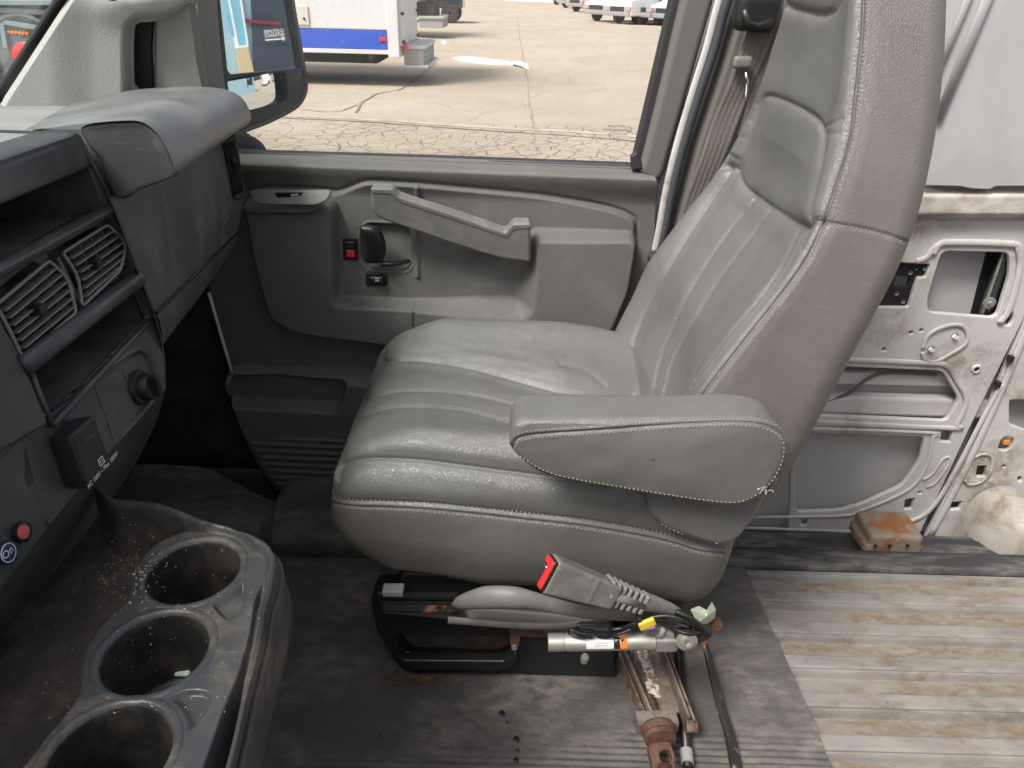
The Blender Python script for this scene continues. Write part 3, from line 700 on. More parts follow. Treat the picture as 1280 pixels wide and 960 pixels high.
# ================================================================== passenger door
DY = 1.38
door = thing('passenger_door', 'grey passenger door with pull handle, map pocket and open view of the lot', 'door', (0, DY, .4))
top = [(235, 188), (300, 194.5), (545, 202), (790, 211), (817, 215)]
left = [(235, 188), (250, 300), (262, 368), (276, 418), (290, 466), (296, 505), (305, 540), (320, 580), (340, 610), (352, 640)]
right = [(817, 215), (821, 232), (818, 300), (812, 360), (800, 460), (790, 640)]
bottom = [(352, 640), (400, 640), (790, 640)]
S = coons(top, bottom, left, right, 400, 360)
R1 = smooth([(313, 259), (318, 290), (324, 307), (331, 335), (338, 358), (346, 384), (360, 399), (380, 405), (411, 411), (477, 419), (521, 425), (586, 429), (674, 437), (730, 440), (750, 434), (768, 395), (783, 355), (790, 310), (793, 285), (791, 274), (774, 265), (740, 256), (674, 244), (586, 235), (525, 229), (490, 227), (461, 226), (446, 231), (432, 237), (420, 240), (400, 238), (340, 236), (318, 240)], 3, True)
# parts of the insert that stand proud (arm rest blocks)
BK = rounded([(313, 244), (412, 243), (422, 252), (424, 362), (429, 370), (520, 374), (600, 378), (648, 380), (655, 374), (663, 325), (666, 287), (786, 290), (793, 297), (784, 355), (754, 434), (735, 443), (521, 428), (380, 408), (344, 388), (330, 345)], 9)
SW = rounded([(313, 238), (415, 237), (409, 251), (396, 257), (322, 256), (313, 250)], 5)
HB = rounded([(463, 227), (523, 231), (524, 238), (523, 343), (430, 340), (424, 300), (426, 245)], 8)
CUPR = rounded([(459, 277), (508, 279), (515, 290), (515, 330), (508, 336), (462, 334), (453, 322), (452, 290)], 7)
MPK = smooth([(287, 462), (350, 463), (470, 467), (470, 520), (460, 600), (450, 622), (410, 632), (378, 633), (358, 612), (338, 588), (318, 556), (302, 520), (292, 492)], 3, True)
MOP = rounded([(294, 463), (438, 467), (431, 497), (424, 503), (300, 497), (294, 492)], 7)
def door_h(x, y):
    h = np.zeros(len(x))
    d1 = sdf(x, y, R1); h += .012*sstep(2.5, -3, d1)
    h -= .004*np.exp(-((d1-3)/2.2)**2)
    d2 = sdf(x, y, BK); soft = 4 + 10*sstep(250, 370, y)*sstep(500, 640, x)*sstep(800, 700, x)
    h += .040*sstep(soft, -soft, d2)
    # the pull cup falls away softly
    h -= .010*sstep(0, 30, 30-np.hypot((x-610)/1.6, (y-330)))
    h += .014*sstep(2, -3, sdf(x, y, SW))*1.0
    h -= .012*sstep(2.5, -2.5, sdf(x, y, CUPR)); h += .004*np.exp(-(sdf(x, y, CUPR)/2.5)**2)
    h += .006*np.exp(-((x-523)/2.5)**2)*(y > 228)*(y < 345)
    # joint line of the insert
    h -= .006*np.exp(-((x-521.5)/1.3)**2)*sstep(370, 376, y)*sstep(428, 422, y)
    # belt: a rounded shoulder under the glass
    tb = y-(194.5+(x-300)*.0385)
    h += .020*sstep(44, 6, tb) - .030*sstep(9, 0, tb)**1.5
    # map pocket
    d3 = sdf(x, y, MPK); h += .045*sstep(5, -7, d3)
    d4 = sdf(x, y, MOP); h -= .038*sstep(2, -3, d4)
    ribm = sstep(533, 538, y)*sstep(608, 600, y)*sstep(-8, -14, d3)
    h += .0045*ribm*(sstep(-.2, .5, np.sin((y-533-(x-380)*.045)*2*math.pi/8.1)))
    # lower edge tucks back
    h -= .05*sstep(0, -8, -(y-640)-0)*0
    h += .0012*vnoise(x/40, y/40, 9)
    return h
panel = relief('trim_panel', S, (0, DY, 0), (0, -1, 0), door_h, M_doorp, door, .05)
# lower moulding: same plastic, its colour lifted to offset the dim light
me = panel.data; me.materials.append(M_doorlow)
co = np.empty(len(me.vertices)*3); me.vertices.foreach_get('co', co); co = co.reshape(-1, 3)+np.array([0, 0, 0])
pf = np.empty(len(me.polygons)*4, int); me.polygons.foreach_get('vertices', pf); pf = pf.reshape(-1, 4)
sx, sy = S[..., 0].ravel(), S[..., 1].ravel(); nvs = len(sx)
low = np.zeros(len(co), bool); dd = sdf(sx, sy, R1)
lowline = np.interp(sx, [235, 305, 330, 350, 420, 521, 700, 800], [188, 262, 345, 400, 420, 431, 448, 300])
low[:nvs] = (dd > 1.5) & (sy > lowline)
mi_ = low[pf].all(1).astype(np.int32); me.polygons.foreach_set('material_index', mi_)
# fittings
def on_door(x, y, h=0): return U(x, y, Y=DY-h)
def grip(name, px, h, w, t, m, parent, n=14, **k):
    P = smooth([on_door(x, y, hh) for (x, y), hh in zip(px, h)], 6); return tube(name, P, [1]*len(P), m, parent, n, (w, t), **k)
# pull handle: wide strap from the hinge side down to the cup block
strap_top = [(463, 236), (490, 237), (497, 246), (520, 254), (560, 266), (600, 280), (632, 291), (640, 281), (645, 279), (663, 280)]
strap_bot = [(664, 329), (640, 326), (626, 324), (600, 317), (560, 304), (520, 290), (490, 280), (470, 272), (464, 262)]
hd, Vh, Fh = pill('pull_handle', rounded(strap_top+strap_bot, 4, 3), DY-.075, DY-.02, .008, M_handle, door, 240, 8, 6) if False else (None, None, None)
hd = plate('pull_handle', rounded(strap_top+strap_bot, 5, 4), [], U(560, 275, Y=DY-.075), (0, -1, -.18), .030, M_handle, door, .007, res=5)
bm = bmesh.new()
plate('handle_lip', rounded([(463, 236), (490, 237), (498, 247), (560, 267), (632, 292), (641, 281), (663, 280.5), (663, 286), (643, 287), (634, 298), (560, 273), (498, 253), (488, 243), (464, 242)], 2, 2), [], U(560, 262, Y=DY-.080), (0, -1, -.18), .010, M_handle, hd, .002)
# inner release lever
lv = U(470, 305, Y=DY-.03)
V, F, Q = rbox((.020, .014, .042), .014, (10, 8, 16)); V[:, 0] -= .012*(V[:, 2]/.042)**2; V[:, 1] -= .012*(V[:, 2]/.04); V += lv + np.array([0, -.004, 0]); rl = npmesh('release_lever', V, F, M_black, door)
tube('lever_arm', [U(476, 330, Y=DY-.030), U(492, 330, Y=DY-.022), U(512, 326, Y=DY-.010)], [.006, .005, .004], M_black, rl)
# switches
plate('switch_plate', rounded([(428, 298), (447, 298), (448, 325), (429, 325)], 2), [], (0, DY-.016, 0), (0, -1, 0), .006, M_black, door, .0015)
box('lock_rocker', U(438, 306, Y=DY-.020), (.018, .010, .014), M_black, door, .003)
box('red_slider', U(438.5, 316.5, Y=DY-.019), (.016, .008, .014), M_red, door, .002)
plate('window_switch_bezel', rounded([(457, 341), (484, 342), (484, 358), (457, 357)], 3), [], (0, DY-.016, 0), (0, -1, 0), .006, M_black, door, .0015)
ws = box('window_switch', U(471, 349.5, Y=DY-.022), (.026, .010, .013), M_black, door, .003)
c = U(471, 349.5, Y=DY-.0285)
bm = bmesh.new()
for a, b in (((-.003, -.0032), (-.003, .0032)), ((-.003, .0032), (.0035, .0032)), ((.0035, .0032), (.0035, -.0032)), ((.0035, -.0032), (-.003, -.0032)), ((0, -.003), (0, .003))): beam(bm, c+np.array([a[0], 0, a[1]]), c+np.array([b[0], 0, b[1]]), .0007, .0007, (0, 1, 0))
bmobj('window_symbol', bm, M_whitep, ws)
plate('upper_switch_plate', rounded([(315, 238.5), (414, 237), (409, 250), (395, 256), (323, 255), (315, 249)], 5), [rounded([(343, 241), (379, 241), (374, 246), (346, 247)], 1.5)], U(361, 247, Y=DY-.072), (0, -1, .55), .004, M_handle, door, .0015)
box('switch_well', U(361, 244, Y=DY-.060), (.052, .004, .012), M_black, door, .001); box('seat_heater_rocker', U(369, 244.5, Y=DY-.066), (.016, .006, .006), M_metal, door, .002)
# glass, its black run channels, and printed marks
wq = [(230, -170), (880, -130), (838, 0), (789, 211), (300, 196), (225, 190)]
M_pane = bpy.data.materials.new('window_glass'); M_pane.use_nodes = True
def glassmat(M, dirt=.06, sc=60, lo=.62, hi=.8, tint=(1, 1, 1)):
    N, L = M.node_tree.nodes, M.node_tree.links; N.remove(N['Principled BSDF']); out = N['Material Output']
    tr_ = N.new('ShaderNodeBsdfTransparent'); tr_.inputs[0].default_value = (*tint, 1); gl = N.new('ShaderNodeBsdfGlossy'); gl.inputs['Roughness'].default_value = .02
    fr = N.new('ShaderNodeFresnel'); fr.inputs[0].default_value = 1.35; m1 = N.new('ShaderNodeMixShader'); L.new(fr.outputs[0], m1.inputs[0]); L.new(tr_.outputs[0], m1.inputs[1]); L.new(gl.outputs[0], m1.inputs[2])
    df = N.new('ShaderNodeBsdfDiffuse'); df.inputs[0].default_value = (.7, .7, .7, 1); n = N.new('ShaderNodeTexNoise'); n.inputs['Scale'].default_value = sc; n.inputs['Detail'].default_value = 4
    g = N.new('ShaderNodeNewGeometry'); L.new(g.outputs['Position'], n.inputs['Vector']); r = N.new('ShaderNodeMapRange'); r.inputs[1].default_value = lo; r.inputs[2].default_value = hi; r.inputs[3].default_value = dirt*.15; r.inputs[4].default_value = dirt
    L.new(n.outputs['Fac'], r.inputs[0]); m2 = N.new('ShaderNodeMixShader'); L.new(r.outputs[0], m2.inputs[0]); L.new(m1.outputs[0], m2.inputs[1]); L.new(df.outputs[0], m2.inputs[2]); L.new(m2.outputs[0], out.inputs[0])
glassmat(M_pane, .10, 90, .60, .75)
GY = DY+.035
win = plate('window_pane', [(228, -160), (868, -130), (838, 0), (792, 212), (225, 200)], [], (0, GY, 0), (0, -1, 0), .004, M_pane, door, .0005)
for i, (s, sz, dx, dy) in enumerate((('SAFETY GLASS', .0052, 0, 3), ('AS2 TEMPERED DOT 27', .0048, 0, -2), ('M70 LAMINATED', .0048, 1, -7), ('43R-00', .0048, 0, -12))):
    c = U(771+dx, 161-dy, Y=GY-.006)
    text_mesh('glass_print', s, sz, Matrix(((-1, 0, 0, c[0]), (0, 0, 1, c[1]), (0, 1, 0, c[2]), (0, 0, 0, 1))), M_rubber, win, .00005)
c = U(786, 162, Y=GY-.006)
lathe('glass_print_ring', [(.0042, 0), (.0048, 0), (.0048, .0003), (.0042, .0003)], axis_matrix(c, (0, -1, 0)), M_rubber, win, 20, caps=False)
beamobj('glass_seal', U(228, 192, Y=GY-.012), U(796, 210.5, Y=GY-.012), .012, .010, M_rubber, door, .002)
plate('run_channel', [(838, 0), (870, -140), (903, -140), (861, 0), (813, 212), (789, 210)], [], (0, DY+.012, 0), (0, -1, 0), .03, M_rubber, door, .006)
plate('lower_corner_trim', rounded([(789, 196), (797, 190), (806, 212), (790, 213)], 2), [], (0, DY-.004, 0), (0, -1, 0), .02, M_rubber, door, .003)
plate('window_frame_trim', smooth([(852, 0), (893, -160), (936, -160), (893, 0), (876, 60), (850, 150), (838, 190), (828, 222), (815, 226), (800, 214), (806, 190), (826, 110)], 4, True), [], (0, DY-.006, 0), (0, -1, 0), .05, M_greytrim, door, .012, res=6)
tube('door_edge_strip', [U(x, y, Y=DY-.03) for x, y in ((261, 366), (268, 390), (276, 418), (283, 442), (290, 466))], .0035, M_whitep, door, 8)

# ================================================================== body side by the B pillar
bp = thing('b_pillar_trim', 'grey plastic pillar trim between the door opening and the seat, with white body edge', 'pillar', (.55, 1.42, 1.0))
plate('white_body_edge', smooth([(899, 0), (945, -160), (966, -160), (915, 0), (890, 60), (866, 130), (850, 190), (838, 250), (824, 310), (815, 330), (815, 296), (822, 225), (840, 170), (862, 110)], 4, True), [], (0, DY+.02, 0), (0, -1, 0), .05, M_white, bp, .006)
tube('white_edge_bead', smooth([U(x, y, Y=DY-.012) for x, y in ((948, -160), (925, -80), (899, 0), (883, 60), (864, 120), (845, 185), (832, 240), (824, 285), (818, 315))], 6), .0065, M_white, bp, 12, (1, .5), up=(0, 1, 0))
tube('door_seal', smooth([U(x, y, Y=DY-.005) for x, y in ((962, -160), (940, -80), (908, 0), (892, 60), (872, 120), (851, 190), (838, 245), (829, 290), (815, 325))], 6), .0105, mat('blue_grey_seal', (.055, .062, .07), .6), bp, 12)
S = coons([(950, -160), (1110, -160)], [(826, 310), (940, 330)], [(950, -160), (922, 0), (905, 50), (884, 115), (862, 180), (846, 240), (826, 310)], [(1110, -160), (1010, 0), (985, 60), (965, 120), (950, 200), (940, 330)], 60, 140)
def bp_h(x, y):
    lx = np.interp(y, [-160, 0, 50, 115, 180, 240, 310], [950, 922, 905, 884, 862, 846, 826]); t = x-lx
    return -.03*sstep(16, 0, t) + .030*sstep(22, 40, t)*sstep(-60, 40, y) - .02*sstep(46, 60, t)
relief('trim_panel', S, (0, DY-.005, 0), (0, -1, 0), bp_h, M_greytrim, bp, .05)
sb = thing('seat_belt', 'brown seat belt webbing hanging from its black pillar anchor', 'seat belt', (.5, 1.36, 1.0))
def webbing(px, w, Y):
    P = smooth(px, 8); bm = bmesh.new(); n = len(P); nw = 15; V = []
    A = [U(x, y, Y=Y) for x, y in P]
    for i in range(n):
        t = A[min(i+1, n-1)]-A[max(i-1, 0)]; t /= np.linalg.norm(t); s = np.cross(t, [0, 1, 0]); s /= np.linalg.norm(s)
        for k in range(nw):
            u = k/(nw-1)-.5; V.append(A[i]+s*u*w+np.array([0, -.0012*math.cos(u*2*math.pi*5)-.006*u*math.sin(i*.3), 0]))
    V = np.array(V); F = gridfaces(n, nw); V2 = V+np.array([0, .002, 0]); return np.vstack([V, V2]), np.vstack([F, F[:, ::-1]+len(V)])
V, F = webbing([(958, 20), (944, 60), (925, 110), (908, 150), (892, 195), (875, 240), (862, 280)], .043, 1.34)
npmesh('webbing', V, F, M_webbing, sb)
V, F = webbing([(972, 10), (958, 60), (945, 100), (935, 140), (925, 170)], .043, 1.345)
npmesh('webbing', V, F, M_webbing, sb)
V, F, Q = rbox((.038, .018, .030), .016, (12, 8, 12)); V += U(946, 14, Y=1.33); ub = npmesh('upper_anchor', V, F, M_black, sb)
tube('anchor_loop', [U(930, 12, Y=1.31), U(934, 28, Y=1.31), U(948, 33, Y=1.31), U(966, 26, Y=1.31)], .006, M_black, ub)
V, F, Q = rbox((.016, .007, .010), .006, (8, 6, 8)); V += U(928, 78, Y=1.325); lt = npmesh('latch_tongue', V, F, M_handle, sb)
tube('tongue_plate', [U(932, 90, Y=1.325), U(935, 104, Y=1.325), U(931, 122, Y=1.325)], .0025, M_chrome, lt)

# ================================================================== windshield pillar, sail panel, windshield
ap = thing('windshield_pillar', 'pale grey moulded windshield pillar trim above the dash end', 'pillar', (-.7, 1.3, .95))
S = coons([(150, -120), (300, -120)], [(-10, 150), (60, 150), (120, 128), (176, 122)], [(150, -120), (84, -2), (2, 124), (-10, 150)], [(300, -120), (262, -4), (240, 10), (222, 22), (200, 27), (176, 27), (167, 34), (165, 60), (166, 110), (176, 122)], 150, 150)
def ap_h(x, y):
    L = [(150, -120), (84, -2), (2, 124), (-10, 150)]; d = dist_line(x, y, L); h = -.03*sstep(9, 0, d)
    Rl = [(300, -120), (262, -4), (240, 10), (222, 22), (200, 27), (176, 27), (167, 34), (165, 60), (166, 125)]; d = dist_line(x, y, Rl); h -= .035*sstep(16, 0, d)**1.3
    h += .035*np.exp(-(((x-185)/60)**2+((y-0)/26)**2)); h += .010*sstep(120, 60, x)
    return h
apo = relief('trim', S, (-.7, 1.28, .95), (.42, -1, 0), ap_h, M_beige, ap, .05)
plate('trim_plug', rounded([(132, -8), (146, -8), (146, 1), (140, 2), (132, -1)], 2), [], (-.7, 1.235, .95), (.42, -1, 0), .01, M_greytrim, ap, .002)
sp = thing('mirror_sail_panel', 'dark slot and grey corner panel between windshield pillar and outside mirror', 'trim panel', (-.6, 1.36, .95))
plate('dark_slot', [(160, -60), (196, -60), (190, 25), (188, 70), (192, 130), (160, 130)], [], (0, 1.37, 0), (0, -1, 0), .02, M_rubber, sp, .003)
S = coons([(190, -80), (262, -80)], [(188, 128), (258, 128)], [(190, -80), (187, 24), (184, 60), (188, 128)], [(262, -80), (236, 0), (240, 20), (248, 80), (258, 128)], 60, 60)
relief('corner_panel', S, (0, 1.345, 0), (0, -1, 0), lambda x, y: -.02*sstep(12, 0, x-186) + .006*np.sin((x-186)/30), mat('warm_brown_grey_trim', (.25, .235, .21), .75, bump=.0005, bscale=300), sp, .03)
wsh = thing('windshield', 'smeared windshield glass at the left edge with black border', 'windshield', (-.7, .5, .95))
M_wsg = bpy.data.materials.new('windshield_glass'); M_wsg.use_nodes = True; glassmat(M_wsg, .22, 14, .42, .8, (.92, .97, .97))
wa, wb = U(-4, 131, Y=1.31), U(84, -6, Y=1.31); wd = (wb-wa); A = wa-wd*.25; B = wb+wd*1.6
bm = bmesh.new(); vv = [bm.verts.new(q) for q in (A, B, (B[0], -.5, B[2]), (A[0], -.5, A[2]))]; bm.faces.new(vv); bmobj('pane', bm, M_wsg, wsh)
beamobj('black_border', A+np.array([0, -.012, 0]), B+np.array([0, -.012, 0]), .030, .006, M_rubber, wsh, .001, up=(-.7, 0, .7))
bm = bmesh.new(); beam(bm, (.47, 1.455, -.22), (.47, 1.455, .78), .05, .24, up=(1, 0, 0)); bmobj('lower_pillar', bm, M_white, bp, .004)
# ================================================================== dashboard
dash = thing('dashboard', 'scuffed charcoal dashboard with two round cornered vents, shelves and a glove box', 'dashboard', (-.45, .6, .6))
NY, FY = .80, 1.30
def loft(name, near, far, m, parent, n=120, k=40, near_y=NY, far_y=FY, fx=None, back=None):
    A = np.array([U(x, y, Y=near_y) for x, y in near]); B = np.array([U(x, y, Y=far_y) for x, y in far])
    A, B = resample(A, k), resample(B, k); t = np.linspace(0, 1, n)[:, None, None]
    G = A[None]*(1-t)+B[None]*t
    if fx is not None: G[..., 0] += fx(t[..., 0])
    V = G.reshape(-1, 3); return npmesh(name, V, gridfaces(n, k), m, parent), V
# top pad with its rounded lip
nearp = smooth([(30, 163), (60, 160), (100, 155), (150, 151), (176, 152), (194, 164), (208, 184), (216, 204), (217.5, 217), (214, 224)], 5)
farp = smooth([(90, 128), (120, 121), (170, 112), (225, 108.5), (262, 109), (286, 113), (301, 121), (311, 135), (314, 148), (311, 154)], 5)
A = np.array([U(x, y, Y=NY) for x, y in nearp]); B = np.array([U(x, y, Y=FY) for x, y in farp])
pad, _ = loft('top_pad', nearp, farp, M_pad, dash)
# underside of the lip
loft('pad_underside', [(214, 224), (180, 236), (145, 249)], [(311, 154), (300, 163), (290, 172)], M_dash, pad, 60, 10)
plate('pad_end', smooth([(100, 160), (125, 154), (150, 152), (176, 153), (194, 165), (208, 185), (216, 205), (217, 222), (180, 235), (146, 249), (125, 203), (108, 180)], 4, True), [], (0, NY+.004, 0), (0, -1, 0), .012, M_dash, pad, .004)
# broad dusty top running forward to the glass
za, zb_ = A[0][2], B[0][2]
ys = np.linspace(-.5, 1.36, 90); G = []
for y in ys:
    t = np.clip((y-NY)/(FY-NY), 0, 1); x1 = A[0][0]*(1-t)+B[0][0]*t + .012; z1 = za*(1-t)+zb_*t
    if y < NY: x1 = U(62, 163, Y=NY)[0]; z1 = U(62, 163, Y=NY)[2]
    for k in range(60):
        x = -1.03+(x1+1.03)*k/59; G.append((x, y, z1-.003-.05*max(0, (x1-x)-.15)**1.2 + .002*float(vnoise(x*6, y*5))))
npmesh('dash_top', np.array(G), gridfaces(90, 60), M_dashtop, dash)
# passenger face with the glove box joint
nf = smooth([(137, 247), (144, 264), (157, 297), (176, 347), (194, 389)], 5); ff = smooth([(292, 170), (298, 196), (303, 225), (305, 250), (301, 272), (298, 287)], 5)
face, Vf = loft('fascia', nf, ff, M_dashtex, dash, 140, 60, fx=lambda t: -.0*t)
nl = smooth([(194, 389), (197, 395), (200, 403), (203, 425), (200, 436), (188, 450), (170, 470)], 5); fl = smooth([(298, 287), (298, 291), (297, 297), (284, 325), (268, 345), (256, 352), (240, 360)], 5)
gb, Vg = loft('glove_box_lid', nl, fl, M_dashtex, dash, 140, 50)
tube('lid_joint', [U(196, 391, Y=NY), U(299, 289, Y=FY)], .0022, M_black, gb, 8)
# rounded trim column by the door carrying the far vent
# airbag emblem: small oval outline with letters
c = U(280, 272, Y=1.22); 
MC = Matrix(((0, 0, 1, 0), (1, 0, 0, 0), (0, 1, 0, 0), (0, 0, 0, 1)))
bvhf = BVHTree.FromPolygons(Vf.tolist(), gridfaces(140, 60).tolist())
def on_face(bvh, x, y, lift=.0006):
    r = bvh.ray_cast(Vector(CAMP), Vector(ray(x, y)).normalized())
    if r[0] is None: return None, None
    n = r[1] if r[1].dot(Vector(CAMP)-r[0]) > 0 else -r[1]; return np.array(r[0]+n*lift), n
p, n = on_face(bvhf, 280, 272)
if p is not None:
    e = Vector((0, 1, 0)); e = (e-n*e.dot(n)).normalized(); u = n.cross(e)
    MM = Matrix(((e[0], u[0], n[0], p[0]), (e[1], u[1], n[1], p[1]), (e[2], u[2], n[2], p[2]), (0, 0, 0, 1)))
    text_mesh('airbag_print', 'AIRBAG', .0085, MM, M_handle, dash, .0003)
    tube('airbag_oval', [np.array(MM @ Vector((.022*math.cos(a), .0085*math.sin(a), 0))) for a in np.linspace(0, 2*math.pi, 30)], .0006, M_handle, dash, 6, caps=False)

VP, VN0 = on_face(bvhf, 288, 222, .006)
if VP is None: VP = U(290, 210, Y=1.25)
VNn = (.80, -.60, .05)
vent = plate('far_vent_bezel', smooth([(276, 182), (285, 174), (296, 169), (301, 200), (307, 236), (306, 244), (300, 250), (292, 246), (286, 215)], 4, True), [], VP, VNn, .02, M_black, dash, .003)
for k in range(5):
    t = k/4; a_ = (281+t*12, 181-t*5); b_ = (293+t*10, 244-t*4)
    tube('far_vent_slat', smooth([UP(*a_, VP+np.array(VNn)*.003, VNn), UP((a_[0]+b_[0])/2+1.5, (a_[1]+b_[1])/2, VP+np.array(VNn)*.007, VNn), UP(*b_, VP+np.array(VNn)*.003, VNn)], 4), .0017, M_black, vent, 6)
tube('far_vent_knob', [UP(291, 197, VP+np.array(VNn)*.011, VNn), UP(293, 206, VP+np.array(VNn)*.011, VNn)], .0035, M_black, vent, 8)
# ---- centre stack
SP0 = U(205, 430, Y=NY); SPt = U(106, 175, Y=NY); dv = SPt-SP0; SN = np.array([dv[2], 0, -dv[0]]); SN /= np.linalg.norm(SN)
if SN[0] < 0: SN = -SN
def SPx(x, y, d=0.0): return UP(x, y, SP0+SN*d, SN)
e1, e2, _ = plane_basis(SN)      # e1 ~ +Y, e2 ~ up
HU = rounded([(112, 203), (122, 232), (133, 259), (60, 303), (-30, 358), (-120, 420), (-220, 480), (-230, 400), (-100, 296), (0, 246)], 4)
HM = rounded([(133, 258), (152, 300), (170, 346), (100, 403), (38, 462), (18, 430), (-5, 388), (-40, 372), (0, 345), (60, 302)], 4)
HLW = rounded([(170, 350), (189, 397), (130, 460), (65, 531), (52, 500), (39, 466), (100, 412)], 4)
VR = rounded([(78, 315), (134, 280), (147, 287), (157, 306), (158, 325), (151, 340), (104, 384), (96, 352), (88, 332)], 3)
VL = rounded([(-8, 381), (61, 325), (74, 333), (86, 352), (96, 378), (94, 391), (28, 447), (18, 425), (6, 402)], 3)
STR = rounded([(175, 439), (186, 447), (196, 475), (189, 500), (176, 515), (98, 612), (0, 732), (-190, 930), (-250, 880), (-60, 640), (0, 569), (77, 505), (117, 479), (160, 447)], 4)
EDGE = smooth([(103, 166), (112, 184), (127, 212), (144, 245), (160, 285), (175, 328), (186, 356), (197, 385), (205, 412), (210, 437), (212, 462), (211.5, 480)], 5)
EW = np.array([SPx(*q) for q in EDGE]); z_lo, z_hi = EW[:, 2].min(), EW[:, 2].max()
nvv, nuu = 330, 430; vz = np.linspace(z_hi, z_lo, nvv); o_ = np.argsort(EW[:, 2]); yr = np.interp(vz, EW[o_, 2], EW[o_, 1])
uu = 1-(1-np.linspace(0, 1, nuu))**1.15
G = np.zeros((nvv, nuu, 3)); G[..., 1] = .20+(yr[:, None]-.20)*uu[None]; G[..., 2] = vz[:, None]
G[..., 0] = SP0[0]-(G[..., 2]-SP0[2])*SN[2]/SN[0]
G = G.reshape(-1, 3); gx, gy = proj(G)
h = np.zeros(len(G)); fw_ = sstep(1.2, -1.6, sdf(gx, gy, HU)); h -= .012*fw_
h -= .016*sstep(1.5, -1.5, sdf(gx, gy, HM)); h -= .007*sstep(1.0, -1.2, sdf(gx, gy, HLW)); h -= .05*sstep(.8, -.8, sdf(gx, gy, VR)); h -= .05*sstep(.8, -.8, sdf(gx, gy, VL))
dS = sdf(gx, gy, STR); h -= .0045*sstep(1.5, -1.5, dS); h += .0015*np.exp(-((dS-3)/2.5)**2)
for HH in (HU, HLW):
    dd_ = sdf(gx, gy, HH); h -= .004*sstep(4, 0, dd_)*(dd_ > -1)
dE = dist_line(gx, gy, EDGE); h -= .007*sstep(6, 0, dE)**1.5; h += .0012*np.exp(-((dE-9)/3)**2)
h += .0004*vnoise(G[:, 1]*50, G[:, 2]*50)
V = G + SN*h[:, None]; Fs = gridfaces(nvv, nuu)
back = V.reshape(nvv, nuu, 3)[:, -1] + np.array([-.02, .004, 0]); ii = np.arange(nvv)*nuu+nuu-1; n0 = len(V); V = np.vstack([V, back]); k_ = np.arange(nvv-1)
Fs = np.vstack([Fs, np.stack([ii[k_], ii[k_+1], n0+k_+1, n0+k_], 1)])
f = Fs[10]; nn = np.cross(V[f[1]]-V[f[0]], V[f[2]]-V[f[1]])
if nn@SN < 0: Fs = Fs[:, ::-1]
deep = np.zeros(len(V), bool); deep[:nvv*nuu] = np.minimum(sdf(gx, gy, HU), sdf(gx, gy, HLW)) < -2.2
Fs = Fs[~deep[Fs].any(1)]
stack = npmesh('stack_face', V, Fs, M_dash, dash)
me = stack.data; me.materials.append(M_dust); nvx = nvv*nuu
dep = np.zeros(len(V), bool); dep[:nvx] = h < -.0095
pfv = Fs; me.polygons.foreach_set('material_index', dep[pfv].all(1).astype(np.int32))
# rounded lower roll and hood, carried along the width
def sweepY(name, px, ys, m, parent, n=60, k=40, **kw):
    P = np.array([U(x, y, Y=NY) for x, y in px])[:, [0, 2]]; P = resample(P, k); yy = np.linspace(ys[0], ys[1], n)
    V = np.array([[(p[0], y, p[1]) for p in P] for y in yy]).reshape(-1, 3); return npmesh(name, V, gridfaces(n, k), m, parent, **kw)
roll = sweepY('lower_roll', smooth([(199, 440), (207, 455), (211.5, 475), (208, 497), (200, 522), (186, 552), (168, 585), (150, 610), (128, 618), (100, 615)], 5), (-.2, NY-.012), M_dash, dash)
plate('stack_end', smooth([(100, 170), (144, 250), (175, 332), (197, 390), (209, 440), (211, 475), (207, 500), (186, 552), (150, 610), (100, 615), (60, 500), (30, 260), (60, 190)], 4, True), [], (0, NY-.001, 0), (0, -1, 0), .012, M_dash, dash, .004) if False else None
endp = np.array([U(x, y, Y=NY) for x, y in smooth([(100, 165), (112, 185), (144, 245), (175, 328), (197, 385), (208, 430), (211.5, 475), (207, 500), (186, 552), (150, 610), (100, 615)], 5)])
V = np.vstack([endp+np.array([0, -.012, 0]), endp+np.array([-.003, -.003, 0]), endp+np.array([-.012, .0, 0]), endp+np.array([-.25, .0, 0])]); npmesh('stack_end', V, gridfaces(4, len(endp)), M_dash, dash)
hood = sweepY('hood', smooth([(40, 166), (70, 163), (92, 163.5), (103, 169), (110, 182), (117, 197), (119, 205), (112, 207), (95, 204)], 5), (-.3, NY-.004), M_dash, dash)
yR = SPx(131, 258)[1]; yR2 = SPx(189, 397)[1]
H_low, H_b1, H_b2, H_top = SPx(189, 399)[2], SPx(131, 262)[2], SPx(168, 350)[2], SPx(110, 204)[2]
Xs = SP0[0]; yL = -.1
def sheet(name, a, b, c, d, m=M_dust, n=12):
    a, b, c, d = [np.array(q, float) for q in (a, b, c, d)]; u = np.linspace(0, 1, n)[:, None, None]; v = np.linspace(0, 1, n)[None, :, None]
    return npmesh(name, ((a*(1-u)+b*u)*(1-v)+(d*(1-u)+c*u)*v).reshape(-1, 3), gridfaces(n, n), m, stack)
def xat(z): return SP0[0]-(z-SP0[2])*SN[2]/SN[0]
qL = SPx(65, 532); zsl = (H_low-qL[2])/(yR2-qL[1])
